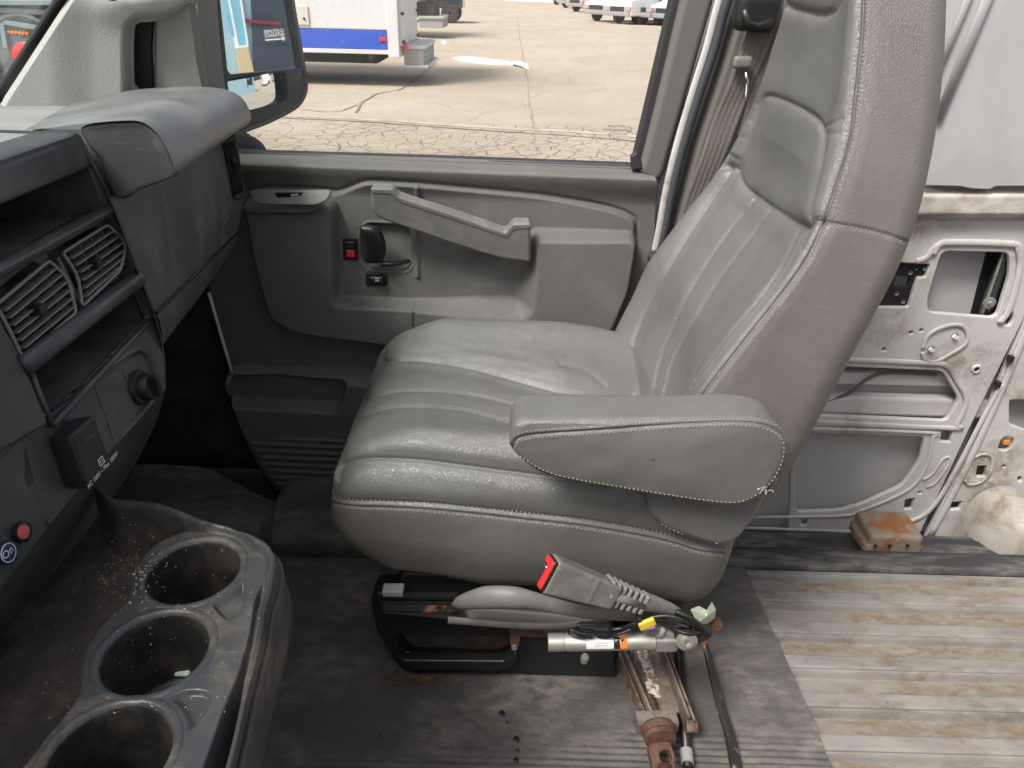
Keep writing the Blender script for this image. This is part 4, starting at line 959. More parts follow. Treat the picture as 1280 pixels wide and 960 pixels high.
for zb0, zt0, yy, sl in ((H_low, H_b2+.002, yR2, zsl), (H_b1, H_top, yR, 0)):
    xb, xt = xat(zb0)-.003, xat(zt0)-.004; D = .16
    zl = zb0-.004-sl*(yy-yL)
    sheet('shelf_floor', (xb, yL, zl), (xb, yy, zb0-.004), (xb-D, yy-.012, zb0-.014), (xb-D, yL, zl-.01))
    sheet('shelf_back', (xb-D, yL, zb0-.012), (xb-D, yy-.012, zb0-.012), (xb-D, yy-.012, zt0+.02), (xb-D, yL, zt0+.02))
    sheet('shelf_side', (xb, yy, zb0-.01), (xt, yy, zt0+.01), (xt-D, yy-.012, zt0+.01), (xb-D, yy-.012, zb0-.01), M_dash)
    sheet('shelf_roof', (xt, yL, zt0), (xt, yy, zt0), (xt-D, yy-.012, zt0+.004), (xt-D, yL, zt0+.004), M_dash)
tube('shelf_lip', [SPx(x_, y_, .0005) for x_, y_ in ((190, 399), (160, 430), (130, 462), (98, 497), (66, 532))], .0032, M_dash, stack, 10)
tube('shelf_lip', [SPx(x_, y_, .0005) for x_, y_ in ((66, 532), (52, 500), (39, 466))], .0028, M_dash, stack, 10)
# bars above and below the vents
for (a, b), w in ((((133, 264), (-60, 378)), .012), (((170, 350), (30, 468)), .017)):
    A_, B_ = SPx(*a, .002), SPx(*b, .002); B_[2] = A_[2]; B_[0] = A_[0]
    A_[1] += .004; B_[1] = min(B_[1], .30) if w < .015 else SPx(*b)[1]
    tube('shelf_bar', [A_, B_], w/2*1.15, M_dash, dash, 16, (1, 1))
# panel left of the lower shelf
# vents
def vent_unit(TL, TR, BR, BL, bulgeR, bulgeL):
    loop = rounded(np.vstack([[TL, TR], smooth([TR, bulgeR, BR], 4)[1:], [BL], smooth([BL, bulgeL, TL], 4)[1:-1]]), 4, 3)
    LP = np.array([UP(*q, SP0+SN*.000, SN) for q in np.vstack([loop, loop[:2]])])
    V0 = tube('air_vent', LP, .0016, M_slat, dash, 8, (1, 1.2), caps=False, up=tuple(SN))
    Lc = resample(smooth([TL, bulgeL, BL], 8), 8); Rc = resample(smooth([TR, bulgeR, BR], 8), 8)
    for k in range(1, 7):
        a, b = UP(*(Lc[k]*.97+Rc[k]*.03), SP0-SN*.004, SN), UP(*(Rc[k]*.97+Lc[k]*.03), SP0-SN*.004, SN)
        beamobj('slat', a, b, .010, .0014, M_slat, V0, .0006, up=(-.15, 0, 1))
    for k in range(1, 4):
        t = k/4; a = np.array(TL)*(1-t)+np.array(TR)*t; b = np.array(BL)*(1-t)+np.array(BR)*t
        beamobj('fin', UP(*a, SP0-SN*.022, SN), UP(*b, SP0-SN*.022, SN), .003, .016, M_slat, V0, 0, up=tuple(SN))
    c = (np.array(TL)+TR+BR+BL)/4+np.array([3, 0]); q = UP(*c, SP0+SN*.001, SN)
    box('vent_knob', q, (.012, .011, .009), M_black, V0, .002)
    return V0
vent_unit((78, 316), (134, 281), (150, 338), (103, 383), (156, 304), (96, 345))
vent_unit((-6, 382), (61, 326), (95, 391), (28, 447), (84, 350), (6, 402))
beamobj('vent_divider', UP(66, 322, SP0-SN*.008, SN), UP(99, 388, SP0-SN*.008, SN), .006, .012, M_dash, dash, .002, up=tuple(SN))
# switch strip: four blanking plates
def blank(name, px, d=-.0035, m=M_dash, bev=.001, parent=dash): return plate(name, rounded(px, 1.5, 3), [], SP0+SN*d, SN, .008, m, parent, bev)
blank('blanking_plate', [(173, 441), (186, 447), (196, 474), (189, 503), (178, 516), (160, 478), (152, 457)])
blank('blanking_plate', [(151, 458), (159, 479), (177, 517), (144, 556), (118, 480)])
blank('blanking_plate', [(116, 482), (142, 558), (103, 606), (78, 562), (78, 507)])
blank('blanking_plate', [(77, 508), (102, 608), (62, 657), (30, 605), (30, 543)])
blank('blanking_plate', [(29, 545), (60, 660), (-40, 790), (-60, 640)])
# round knob
q = SPx(180, 484); kn = lathe('dial_knob', [(.021, -.002), (.020, .002), (.0165, .003), (.016, .012), (.0145, .014), (.001, .014)], axis_matrix(SPx(177, 484), SN), M_black, dash, 28)
box('knob_grip', SPx(177, 484)+SN*.017, (.010, .007, .027), M_black, kn, .002)
# outlet cover
oc = plate('outlet_cover', rounded([(88, 545), (118, 519), (141, 580), (123, 607), (112, 610), (106, 600)], 2.5), [], SP0+SN*.020, SN, .022, M_black, dash, .004)
OV = np.array([SPx(x, y, .0205) for x, y in ((105, 552), (118, 541))])
beamobj('cover_ridge', OV[0], OV[1], .0018, .0018, M_dash, oc, 0)
def stack_text(s, px, py, h, d=.0215, parent=None):
    p = SPx(px, py, d); e = Vector(e1); u = Vector(e2); n = Vector(SN)
    MM = Matrix(((e[0], u[0], n[0], p[0]), (e[1], u[1], n[1], p[1]), (e[2], u[2], n[2], p[2]), (0, 0, 0, 1)))
    return text_mesh('print', s, h, MM, M_whitep, parent or dash, .0001)
stack_text('AC 120V ~ Max 150W', 129, 587, .0062, .0212, oc)
p = SPx(127, 577, .0212); bm = bmesh.new()
E1, E2 = np.array(e1), np.array(e2)
for a, b in (((-.004, -.003), (-.004, .004)), ((-.004, .004), (.004, .004)), ((.004, .004), (.004, -.003)), ((.004, -.003), (-.004, -.003)), ((-.0015, -.001), (-.0015, .002)), ((.0015, -.001), (.0015, .002))): beam(bm, p+E1*a[0]+E2*a[1], p+E1*b[0]+E2*b[1], .0008, .0004, tuple(SN))
bmobj('outlet_symbol', bm, M_whitep, oc)
# two round buttons
b1 = lathe('button', [(.0095, -.002), (.0095, .002), (.007, .003), (.007, .004), (.001, .0045)], axis_matrix(SPx(28, 665, .001), SN), M_black, dash, 24)
lathe('button_cap', [(.0062, 0), (.0062, .002), (.001, .0028)], axis_matrix(SPx(28, 665, .005), SN), M_pink, b1, 20)
b2 = lathe('button', [(.0095, -.002), (.0095, .003), (.0085, .004), (.001, .0045)], axis_matrix(SPx(10, 691, .001), SN), M_blueb, dash, 24)
lathe('button_ring', [(.0075, 0), (.0083, 0), (.0083, .0008), (.0075, .0008)], axis_matrix(SPx(10, 691, .0048), SN), M_whitep, b2, 24, caps=False)
stack_text('On', 10, 691, .0095, .0062, b2)
# far-left raised surround of the stack
plate('side_panel', rounded([(-6, 398), (38, 470), (62, 530), (0, 566), (-120, 680), (-160, 520)], 6), [], SP0+SN*.004, SN, .01, M_dash, dash, .004)
# ================================================================== engine cover tray with cup holders
tray = thing('cup_holder_tray', 'dirty black tray with three round cup holders in front of the dash', 'tray', (-.38, .35, .5))
TZ = .56
top = smooth([(124, 603), (142, 619), (165, 621), (200, 626), (232, 637), (262, 650), (292, 663), (320, 675), (338, 686), (347, 700)], 4)
right = smooth([(347, 700), (349, 716), (343, 738), (336, 760), (332, 785), (326, 815), (312, 870), (295, 945), (262, 1060)], 4)
left = [(124, 603), (40, 690), (-60, 800), (-160, 900), (-330, 1060)]
bottom = [(-330, 1060), (262, 1060)]
S = coons(top, bottom, left, right, 330, 360)
ridge = smooth([(214, 668), (240, 662), (300, 672), (336, 690), (342, 712), (322, 745), (314, 790), (300, 840), (282, 885), (262, 940), (238, 1010), (215, 1080), (-60, 1080), (-30, 1010), (30, 955), (62, 915), (96, 868), (104, 815), (128, 778), (158, 748), (168, 712), (186, 685)], 4, True)
def on_tray(c, r):                                     # circle lying in the tray top, seen as outline
    C = U(c[0], c[1], Z=TZ); return [tuple(proj(np.array([[C[0]+r*math.cos(a), C[1]+r*math.sin(a), TZ]]))) for a in np.linspace(0, 2*math.pi, 40, endpoint=False)]
cups = [((242, 713), .0425), ((194, 814), .0425), ((136, 944), .0430)]
CC = [U(c[0], c[1], Z=TZ) for c, r in cups]
slot1 = smooth([(262, 745), (290, 738), (303, 715), (305, 755), (297, 768), (280, 772)], 4, True)
slot2 = smooth([(170, 885), (200, 868), (240, 862), (261, 866), (262, 880), (245, 905), (222, 926), (205, 930)], 4, True)
rimline = np.vstack([top, right])
xx, yy = S[..., 0].ravel(), S[..., 1].ravel()
G = np.array([U(a, b, Z=TZ) for a, b in zip(xx, yy)])
dr = sdf(xx, yy, ridge); h = -.062*sstep(-3, 16, dr)                 # pocket beside the ridge
de = dist_line(xx, yy, rimline)
h = np.where(de < 60, h, h)
h += .010*sstep(16, 8, de)*1.0 + .052*sstep(22, 9, de)*sstep(-3, 16, dr) - .010*sstep(5, 0, de)**2
h -= .004*sstep(1, -3, sdf(xx, yy, slot1))*1.5 + .005*sstep(1, -3, sdf(xx, yy, slot2))
h += .0006*vnoise(G[:, 0]*60, G[:, 1]*60)
V = G.copy(); 
near_cup = np.zeros(len(G)); incup = np.zeros(len(G), bool)
for (c, r), C in zip(cups, CC):
    d = np.hypot(G[:, 0]-C[0], G[:, 1]-C[1]); k = sstep(r+.016, r+.008, d); h = h*(1-k); incup |= d < r+.003
V[:, 2] += h
nv, nu = S.shape[:2]; F = gridfaces(nv, nu); F = F[~incup[F].all(1)]
rim = np.vstack([V.reshape(nv, nu, 3)[0], V.reshape(nv, nu, 3)[1:, -1]]); idx = np.arange(nv*nu).reshape(nv, nu); ri = np.concatenate([idx[0], idx[1:, -1]])
off = len(V); n_ = len(ri); cen = np.array([-.42, .3, 0])
rr_ = rim.copy(); out = rim-cen; out[:, 2] = 0; out /= np.linalg.norm(out, axis=1)[:, None]
V = np.vstack([V, rim+out*.004-np.array([0, 0, .006]), rim+out*.004-np.array([0, 0, .05])]); q = np.arange(n_-1)
F = np.vstack([F, np.stack([ri[q], ri[q+1], off+q+1, off+q], 1), np.stack([off+q, off+q+1, off+n_+q+1, off+n_+q], 1)])
tr_o = npmesh('tray_moulding', V, F[:, ::-1], M_tray, tray); tr_o.data.materials.append(M_traydirt); lowv = np.zeros(len(V), bool); lowv[:nv*nu] = h < -.02; tr_o.data.polygons.foreach_set('material_index', lowv[F[:, ::-1]].all(1).astype(np.int32))
CV, CF = [V], [F]; coff = len(V)
for (c, r), C in zip(cups, CC):
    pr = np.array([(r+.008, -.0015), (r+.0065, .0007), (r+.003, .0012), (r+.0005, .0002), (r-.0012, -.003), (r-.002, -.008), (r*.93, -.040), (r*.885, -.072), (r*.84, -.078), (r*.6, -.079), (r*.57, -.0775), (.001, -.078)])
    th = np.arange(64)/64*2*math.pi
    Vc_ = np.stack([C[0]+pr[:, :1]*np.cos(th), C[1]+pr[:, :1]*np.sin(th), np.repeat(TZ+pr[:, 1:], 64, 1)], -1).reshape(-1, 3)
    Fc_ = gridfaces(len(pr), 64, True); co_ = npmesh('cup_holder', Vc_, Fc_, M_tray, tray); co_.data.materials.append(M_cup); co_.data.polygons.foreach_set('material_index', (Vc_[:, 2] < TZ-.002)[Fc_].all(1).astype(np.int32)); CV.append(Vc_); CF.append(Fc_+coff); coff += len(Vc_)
V = np.vstack(CV); F = np.vstack(CF)
# debris in the pocket and a pebble in the middle cup
bvt = BVHTree.FromPolygons(V.tolist(), F.tolist())
bm = bmesh.new()
def crumb(x, y, s):
    r = bvt.ray_cast(Vector(CAMP), Vector(ray(x, y)).normalized())
    if r[0] is None: return
    p = r[0]+Vector((0, 0, s*.4)); vs_ = [bm.verts.new(p+Vector((random.gauss(0, s), random.gauss(0, s), random.gauss(0, s*.6)))) for _ in range(5)]
    for a in range(5):
        for b in range(a+1, 5):
            for c in range(b+1, 5):
                try: bm.faces.new((vs_[a], vs_[b], vs_[c]))
                except ValueError: pass
for _ in range(260):
    x, y = random.gauss(165, 26), random.gauss(712, 26)
    crumb(x, y, random.uniform(.0003, .0009))
for _ in range(150): crumb(random.uniform(40, 200), random.uniform(680, 900), random.uniform(.0003, .0007))
for _ in range(80): crumb(random.uniform(180, 330), random.uniform(650, 900), random.uniform(.0003, .0006))
o = bmobj('dirt_crumbs', bm, mat('tan_crumbs', (.42, .33, .22), .9)); tag(o, 'tan crumbs and grit scattered in the tray pocket', 'dirt', kind='stuff')
p = bvt.ray_cast(Vector(CAMP), Vector(ray(229, 843)).normalized())[0]
V2, F2, Q2 = rbox((.007, .0035, .002), .002, (8, 6, 4)); V2[:, 2] += .001*vnoise(V2[:, 0]*400, V2[:, 1]*400); V2 += np.array(p)+np.array([0, 0, .002])
tag(npmesh('pebble', V2, F2, M_paper), 'small white scrap at the bottom of the middle cup holder', 'scrap')
# engine cover under the tray: lower rounded shoulder
sec = []
for (x0, y0), (x1, y1) in (((352, 716), (352, 716)),): pass
path = smooth([(150, 640), (230, 655), (300, 680), (345, 704), (356, 722), (363, 745), (358, 790), (343, 850), (318, 925), (278, 1060)], 6)
P = np.array([U(x, y, Z=.52) for x, y in path]); out = P-np.array([-.42, .3, .52]); out[:, 2] = 0; out /= np.linalg.norm(out, axis=1)[:, None]
prof = [(-.016, .012), (-.013, .011), (-.008, .006), (0, -.006), (.000, -.02), (-.014, -.05), (-.055, -.12), (-.15, -.28), (-.25, -.50)]
V = np.vstack([P+out*o_+np.array([0, 0, z_]) for o_, z_ in prof]); npmesh('engine_cover', V, gridfaces(len(prof), len(P)), M_tray, tray)
bm = bmesh.new(); 
for a, b in (((356, 718), (366, 738)),): pass
# pocket side wall under the dash roll
bm = bmesh.new(); vv = [bm.verts.new(q) for q in ((-.60, .80, .46), (-.60, -.2, .46), (-.60, -.2, .75), (-.60, .80, .75))]; bm.faces.new(vv); bmobj('rear_wall', bm, M_dust, tray)
# ================================================================== passenger seat
YC = 1.045
seat = thing('passenger_seat', 'worn grey leather captain seat with fold down armrest and high built-in headrest', 'seat', (.05, YC, 0))
# ---- cushion
V, F, Q = rbox((.300, .246, .135), .062, (330, 270, 130))
x, y, z = V[:, 0]/.300, V[:, 1]/.246, V[:, 2]/.135             # -1..1
X = .037 + V[:, 0]*1.028; Yy = YC + V[:, 1]; Zz = .345 + V[:, 2]
topw = sstep(-.2, .8, z)
X = X + .085*sstep(.1, -1.0, z)**1.3*sstep(.2, -1, x)             # nose tucks under
X = X + .012*topw*sstep(-.4, -1, x)
X = X + .03*sstep(.3, -1, z)*sstep(.4, 1, x)*-1*0
Zz = Zz + .022*np.exp(-((np.abs(y)-.80)/.22)**2)*topw*sstep(-1.0, -.5, x) - .030*np.exp(-(y/.55)**2)*topw*sstep(-.95, -.1, x)
Zz = Zz - .045*topw*sstep(.1, 1, x) - .020*topw*sstep(-.5, -1, x)
Zz = Zz + .045*sstep(-.5, -1, z)*sstep(-.3, -1, x)
Zz = Zz - .035*sstep(-.5, -1, z)*sstep(.3, .95, x)
X = X - .035*sstep(.1, 1, z)*sstep(.6, 1, x)
Yy = Yy + .014*sstep(.0, -1, z)*sstep(0, -1, y) - .006*np.cos(z*2.2)*sstep(-.7, -1, y)
Yy = YC + (Yy-YC)*(1-.05*sstep(-.2, -1, x))
V = np.stack([X, Yy, Zz], 1)
N = vnormals(V, F)
if (N[np.argmax(V[:, 2])][2]) < 0: F = F[:, ::-1]; N = -N
S1 = smooth([(411, 609), (419, 622), (445, 627), (483, 628), (550, 632), (638, 641), (715, 650), (792, 662), (844, 673), (872, 682), (905, 686)], 6)
S2 = smooth([(414, 600), (421, 588), (436, 577), (462, 572), (524, 575), (586, 583), (669, 594), (760, 607)], 6)
S3 = smooth([(429, 537), (452, 519), (483, 508), (524, 506), (576, 510), (638, 525), (700, 538)], 6)
S4 = smooth([(441, 511), (462, 495), (499, 487), (545, 487), (597, 493), (640, 503), (700, 515)], 6)
S5 = smooth([(464, 458), (480, 452), (510, 450), (550, 453), (597, 462), (648, 476), (700, 489), (751, 495), (790, 497)], 6)
for L, w, d in ((S1, 1.8, .0035), (S1, 9, .003), (offset_line(S1, 6), 1.6, .0030), (offset_line(S1, 3), 1.8, -.0016), (S2, 13, .010), (S2, 2.4, .004), (S3, 2.0, .0030), (S4, 2.0, .0030), (S3, 9, .0030), (S4, 9, .0030), (S5, 14, .013), (S5, 2.6, .004)):
    V = carve(V, N, L, w, d)
N = vnormals(V, F)
px_, py_ = proj(V)
# creases in the leather
for L, w, d in ((smooth([(560, 458), (600, 452), (650, 458), (700, 470)], 4), 5, .0007), (smooth([(520, 440), (580, 436), (640, 443), (690, 456)], 4), 6, .0007), (smooth([(700, 455), (730, 462), (755, 480)], 4), 4, .002),
                (smooth([(470, 590), (530, 600), (620, 612)], 4), 9, .0012), (smooth([(455, 545), (500, 540), (560, 548)], 4), 8, .0012), (smooth([(610, 470), (660, 470), (700, 478)], 4), 4, .0005)):
    V = carve(V, N, L, w, d)
V = V + N*(.0022*vnoise(V[:, 0]*14+V[:, 2]*9, V[:, 1]*14, 3) + .0005*vnoise(V[:, 0]*50, V[:, 1]*50+V[:, 2]*40, 5))[:, None]
Vc, Fc = V, F
cushion = npmesh('cushion', V, F, M_leather, seat)
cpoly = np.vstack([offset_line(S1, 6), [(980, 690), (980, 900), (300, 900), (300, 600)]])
cushion.data.materials.append(M_seatside); px_, py_ = proj(V); cushion.data.polygons.foreach_set('material_index', (inside(px_, py_, cpoly) & (V[:, 1] < YC))[F].all(1).astype(np.int32))
stitches('stitching', [offset_line(S1, -3.5), offset_line(S1, 9), S3, S4], Vc, Fc, M_thread, cushion)
bm = bmesh.new()
g = U(760, 465, Y=1.22)
lathe('eyelet', [(.012, 0), (.014, .002), (.012, .004), (.007, .003), (.006, .0), (.001, .0)], axis_matrix(U(762, 467, Y=1.18), (-.3, -.7, .6)), M_handle, cushion, 24)

# ---- backrest
nf_ = [(868, 520, .800), (877, 497, .800), (905, 458, .803), (937, 418, .806), (1003, 333, .818), (1031, 278, .832), (1048, 228, .845), (1064, 175, .860), (1072, 109, .882), (1079, 44, .903), (1081, 0, .918), (1082, -60, .935)]
nr_ = [(945, 680, .800), (960, 645, .800), (1005, 570, .800), (1052, 480, .805), (1095, 400, .815), (1133, 320, .825), (1150, 260, .838), (1166, 180, .858), (1174, 100, .882), (1177, 40, .903), (1177, 0, .915), (1176, -60, .935)]
Pf = np.array([U(a, b, Y=c) for a, b, c in nf_]); Pr = np.array([U(a, b, Y=c) for a, b, c in nr_])
hwz = np.array([(p[2], YC-p[1]) for p in Pr]); hwz = hwz[np.argsort(hwz[:, 0])]
pf_ = Pf[np.argsort(Pf[:, 2])]; pr_ = Pr[np.argsort(Pr[:, 2])]
def ext(zq, zs, vs_):
    r = np.interp(zq, zs, vs_); lo = zq < zs[0]; r = np.where(lo, vs_[0]+(zq-zs[0])*(vs_[2]-vs_[0])/(zs[2]-zs[0]), r)
    hi = zq > zs[-1]; return np.where(hi, vs_[-1]+(zq-zs[-1])*(vs_[-1]-vs_[-3])/(zs[-1]-zs[-3]), r)
def sm1(f, zq, w=.012): return sum(f(zq+k*w) for k in (-2, -1, 0, 1, 2))/5
Zlo, Zhi = .345, 1.20
V, F, Q = rbox((.085, .246, .42), .048, (90, 240, 450))
x, y, z = V[:, 0]/.085, V[:, 1]/.246, V[:, 2]/.42
zz = (Zlo+Zhi)/2 + z*(Zhi-Zlo)/2
xf = sm1(lambda q: ext(q, pf_[:, 2], pf_[:, 0]), zz) - .012; xr = sm1(lambda q: ext(q, pr_[:, 2], pr_[:, 0]), zz)+.016
xf = np.where(zz < .56, np.interp(zz, [.34, .40, .47, .56], [.20, .185, .192, sm1(lambda q: ext(q, pf_[:, 2], pf_[:, 0]), np.array([.56]))[0]-.012]), xf)
hw = sm1(lambda q: ext(q, hwz[:, 0], hwz[:, 1]), zz)
front = sstep(.0, -.9, x)
# narrower neck at the headrest shoulders on the window side is symmetric
hw = hw*(1-.05*sstep(.44, .38, zz))
X = (xf+xr)/2 + x*(xr-xf)/2
cdep = np.interp(zz, [.4, .55, .75, .86, .95, 1.1], [.038, .042, .034, .014, .010, .006])
X = X + front*cdep*(1-np.abs(y)**2.2*1.35)
X = X - front*.010*np.exp(-((zz-.90)/.05)**2)*np.exp(-(y/.55)**2)
X = X + .02*sstep(.2, 1, x)*0
Yy = YC + y*hw
V = np.stack([X, Yy, zz], 1); N = vnormals(V, F)
q = np.argmin(V[:, 1])
if N[q][1] > 0: F = F[:, ::-1]; N = -N
B1 = smooth([(866, 512), (875, 497), (905, 458), (937, 418), (1003, 333), (1029, 278), (1046, 228), (1062, 175), (1070, 109), (1077, 44), (1079, 0), (1080, -50)], 6)
B1s = smooth([(1029, 278), (1068, 284), (1100, 291), (1136, 303)], 6)
HP = smooth([(1003, 281), (1013, 245), (1022, 208), (1026, 178), (1025, 158), (1014, 144), (985, 127), (962, 119.5), (953, 122), (945, 137), (933, 172), (915, 210)], 6)
HL = smooth([(905, 205), (915, 210), (928, 232), (950, 250), (976, 267), (1003, 281), (1018, 275), (1029, 278)], 6)
B2 = smooth([(915, 210), (908, 222), (889, 250), (854, 304), (819, 363), (797, 410), (787, 450), (786, 490)], 6)
B3 = smooth([(1000, 284), (990, 305), (976, 333), (950, 372), (924, 403), (900, 432), (872, 470), (855, 497)], 6)
D1 = smooth([(943, 247), (925, 268), (906, 293), (871, 346), (836, 416), (822, 455), (814, 497)], 6)
D2 = smooth([(961, 262), (945, 283), (928, 306), (893, 355), (856, 418), (838, 455), (828, 497)], 6)
HS = smooth([(974, -12), (978, 2), (986, 9), (1000, 13), (1022, 18), (1036, 15), (1043, 3), (1046, -12)], 6)
BL = smooth([(905, 205), (890, 198)], 3)
for L, w, d in ((B1, 1.8, .0035), (B1, 7, .0015), (offset_line(B1, 7), 3, -.001), (B1s, 1.8, .0025), (HP, 3, .0050), (HP, 9, .002), (HL, 3.5, .005), (HL, 11, .0035), (B2, 12, .008), (B2, 2.4, .004), (B3, 12, .007), (B3, 2.2, .002),
                (D1, 2.0, .0030), (D2, 2.0, .0030), (D1, 8, .002), (D2, 8, .002), (HS, 4, .006), (HS, 10, .003)):
    V = carve(V, N, L, w, d)
px_, py_ = proj(V); N = vnormals(V, F)
# pinched folds by the headrest corners
for a, b, w, d in (((1027, 160), (1052, 148), 2.5, .0013), ((1030, 168), (1050, 166), 2.5, .001), ((945, 130), (925, 118), 3, .001), ((938, 150), (915, 142), 3, .0012), ((930, 172), (905, 166), 3, .0011), ((1012, 283), (1002, 310), 4, .0015), ((905, 190), (922, 200), 3, .002)):
    V = carve(V, N, [a, b], w, d)
V = V + N*(.0020*vnoise(V[:, 2]*13+V[:, 0]*9, V[:, 1]*15, 13) + .0004*vnoise(V[:, 2]*50+V[:, 0]*30, V[:, 1]*50, 15))[:, None]
backrest = npmesh('backrest', V, F, M_leather, seat)
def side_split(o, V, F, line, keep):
    me = o.data; me.materials.append(M_seatside); x_, y_ = proj(V); me.polygons.foreach_set('material_index', keep(x_, y_, V)[F].all(1).astype(np.int32))
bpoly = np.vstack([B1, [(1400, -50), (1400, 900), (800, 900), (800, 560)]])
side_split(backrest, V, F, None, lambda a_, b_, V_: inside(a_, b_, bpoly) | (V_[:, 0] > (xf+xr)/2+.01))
stitches('stitching', [offset_line(B1, -5), offset_line(B1, 5), offset_line(B1s, 1.5), D1, D2, offset_line(HS, 5)], V, F, M_thread, backrest)

# ---- armrest on the near side
AO = smooth([(637, 520), (640, 507), (652, 500), (700, 498.5), (800, 498.5), (880, 498.5), (940, 500), (965, 508), (980, 525), (986, 548), (984, 572), (974, 597), (958, 618), (938, 631), (915, 635), (880, 632), (820, 623), (760, 613), (700, 602), (668, 590), (648, 571), (638, 548)], 4, True)
# the front face outline sits lower than the top: the top surface is seen behind it
AF = smooth([(637, 560), (638, 540), (648, 529), (675, 526), (800, 526), (880, 526), (935, 526), (965, 531), (982, 545), (986, 560), (978, 590), (958, 618), (938, 631), (915, 635), (880, 632), (820, 623), (760, 613), (700, 602), (668, 590), (650, 576)], 4, True)
SA = smooth([(640, 566), (642, 553), (652, 546), (680, 542), (740, 538), (820, 532), (900, 527), (945, 529), (972, 538), (983, 552), (982, 575), (972, 598), (958, 614), (940, 626), (918, 632), (880, 629), (820, 620), (760, 610), (700, 599), (670, 588), (652, 576), (644, 571)], 4, True)
def arm_post(V, N, F):
    for L, w, d, c in ((SA, 1.8, .0032, True), (offset_line(SA, -2.5), 2, -.001, True)): V = carve(V, N, L, w, d, c)
    N = vnormals(V, F); return V + N*(.0012*vnoise(V[:, 0]*26, V[:, 2]*26+V[:, 1]*20, 21))[:, None]
_, Va, Fa = pill('armrest', AF, .735, .805, .013, M_leather, seat, 420, 90, 14, post=arm_post, puff=.006)
arm = _
stitches('stitching', [offset_line(SA, -5), offset_line(SA, 4.5)], Va, Fa, M_thread, arm)
PV = smooth([(806, 600), (808, 628), (812, 645), (830, 662), (858, 674), (885, 682), (905, 684), (925, 676), (945, 650), (962, 620), (972, 600), (900, 580)], 4, True)
_, Vp, Fp = pill('armrest_pivot', PV, .772, .84, .014, M_leather, seat, 200, 30, 8, puff=.004)
stitches('stitching', [smooth([(812, 622), (812, 640), (828, 655), (856, 668), (884, 677), (905, 679)], 6)], Vp, Fp, M_thread, _)
# loose frayed threads at the rear of the arm seam
for k in range(5):
    a = U(957+random.uniform(-3, 3), 612+random.uniform(-3, 3), Y=.735); P = [a]
    for j in range(4): P.append(P[-1]+np.array([random.gauss(0, .003), random.gauss(-.001, .001), random.gauss(-.002, .003)]))
    tube('frayed_thread', smooth(P, 4), .0004, M_thread, arm, 5)

# ---- base: black plastic shroud, slide rail, recess
by = .845
BOX = rounded([(462, 752), (470, 742), (560, 741), (640, 744), (752, 768), (768, 790), (772, 848), (500, 838), (488, 820), (470, 790)], 8)
REC = rounded([(495, 795), (640, 797), (645, 805), (640, 828), (625, 838), (512, 836), (500, 820)], 9)
base = plate('base_shroud', BOX, [REC], (0, by, 0), (0, -1, .04), .05, M_black, seat, .007, res=5)
plate('shroud_top', rounded([(480, 752), (560, 757), (700, 768), (752, 772), (752, 781), (640, 782), (560, 775), (478, 767)], 5), [], U(620, 768, Y=by-.012), (0, -1, .5), .014, mat('worn_grey_shroud', (.17, .16, .148), .5, dirt=(.20, .18, .16), dscale=20, damt=.5), base, .004)
plate('recess_lip', rounded([(493, 818), (506, 826), (630, 827), (645, 816), (648, 822), (636, 838), (510, 838)], 4), [], (0, by-.012, 0), (0, -1, .0), .020, M_black, base, .004)
plate('recess_floor', [(480, 780), (660, 780), (660, 850), (480, 850)], [], (0, by+.05, 0), (0, -1, 0), .006, mat('brown_dusty_recess', (.13, .10, .08), .9, dirt=(.2, .16, .13), dscale=30, damt=.7), base, .001)
lathe('anchor_stud', [(.007, 0), (.007, .016), (.004, .022), (.001, .023)], axis_matrix(U(510, 826, Y=by+.02), (0, -.1, 1)), mat('white_nylon', (.6, .6, .58), .4), base, 16)
box('cushion_pan', (.06, YC, .19), (.46, .40, .09), M_black, seat, .01)
box('far_base', (.02, YC+.05, .075), (.42, .34, .15), M_black, seat, .01)
for dz, m_ in ((0, M_black), (8, M_black)):
    a, b = U(476, 744+dz, Y=.825), U(572, 745+dz, Y=.825); beamobj('slide_rail', a, b, .010, .007, m_, seat, .001)
a, b = U(479, 738, Y=.83), U(505, 738, Y=.83); beamobj('rail_clip', a, b, .02, .012, M_tgrey, seat, .002)
beamobj('slide_rail', U(478, 760, Y=.815), U(572, 762, Y=.815), .012, .006, M_blackrod, seat, .001)
# recliner lever: long grey teardrop
P = smooth([U(x, y, Y=c) for x, y, c in ((566, 756, .795), (582, 752, .780), (610, 747, .765), (640, 747, .757), (672, 752, .757), (720, 763, .765), (760, 768, .775), (800, 770, .79))], 6)
rad = np.interp(np.linspace(0, 1, len(P)), [0, .08, .28, .45, .6, .8, 1], [.003, .010, .0185, .018, .0125, .010, .009])
tube('recliner_lever', P, rad, mat('lever_grey', (.185, .178, .168), .5, bump=.0003, bscale=300, dirt=(.3, .28, .25), dscale=20, damt=.3), seat, 28, (.75, 1.0))
P = [U(x, y, Y=.80) for x, y in ((560, 775), (640, 781), (700, 782), (742, 776), (775, 768))]
tube('lower_lever', smooth(P, 6), [.007]*25, mat('dull_brown_grey', (.20, .185, .165), .6, dirt=(.1, .09, .08), dscale=30, damt=.5), seat, 14, (.6, 1))
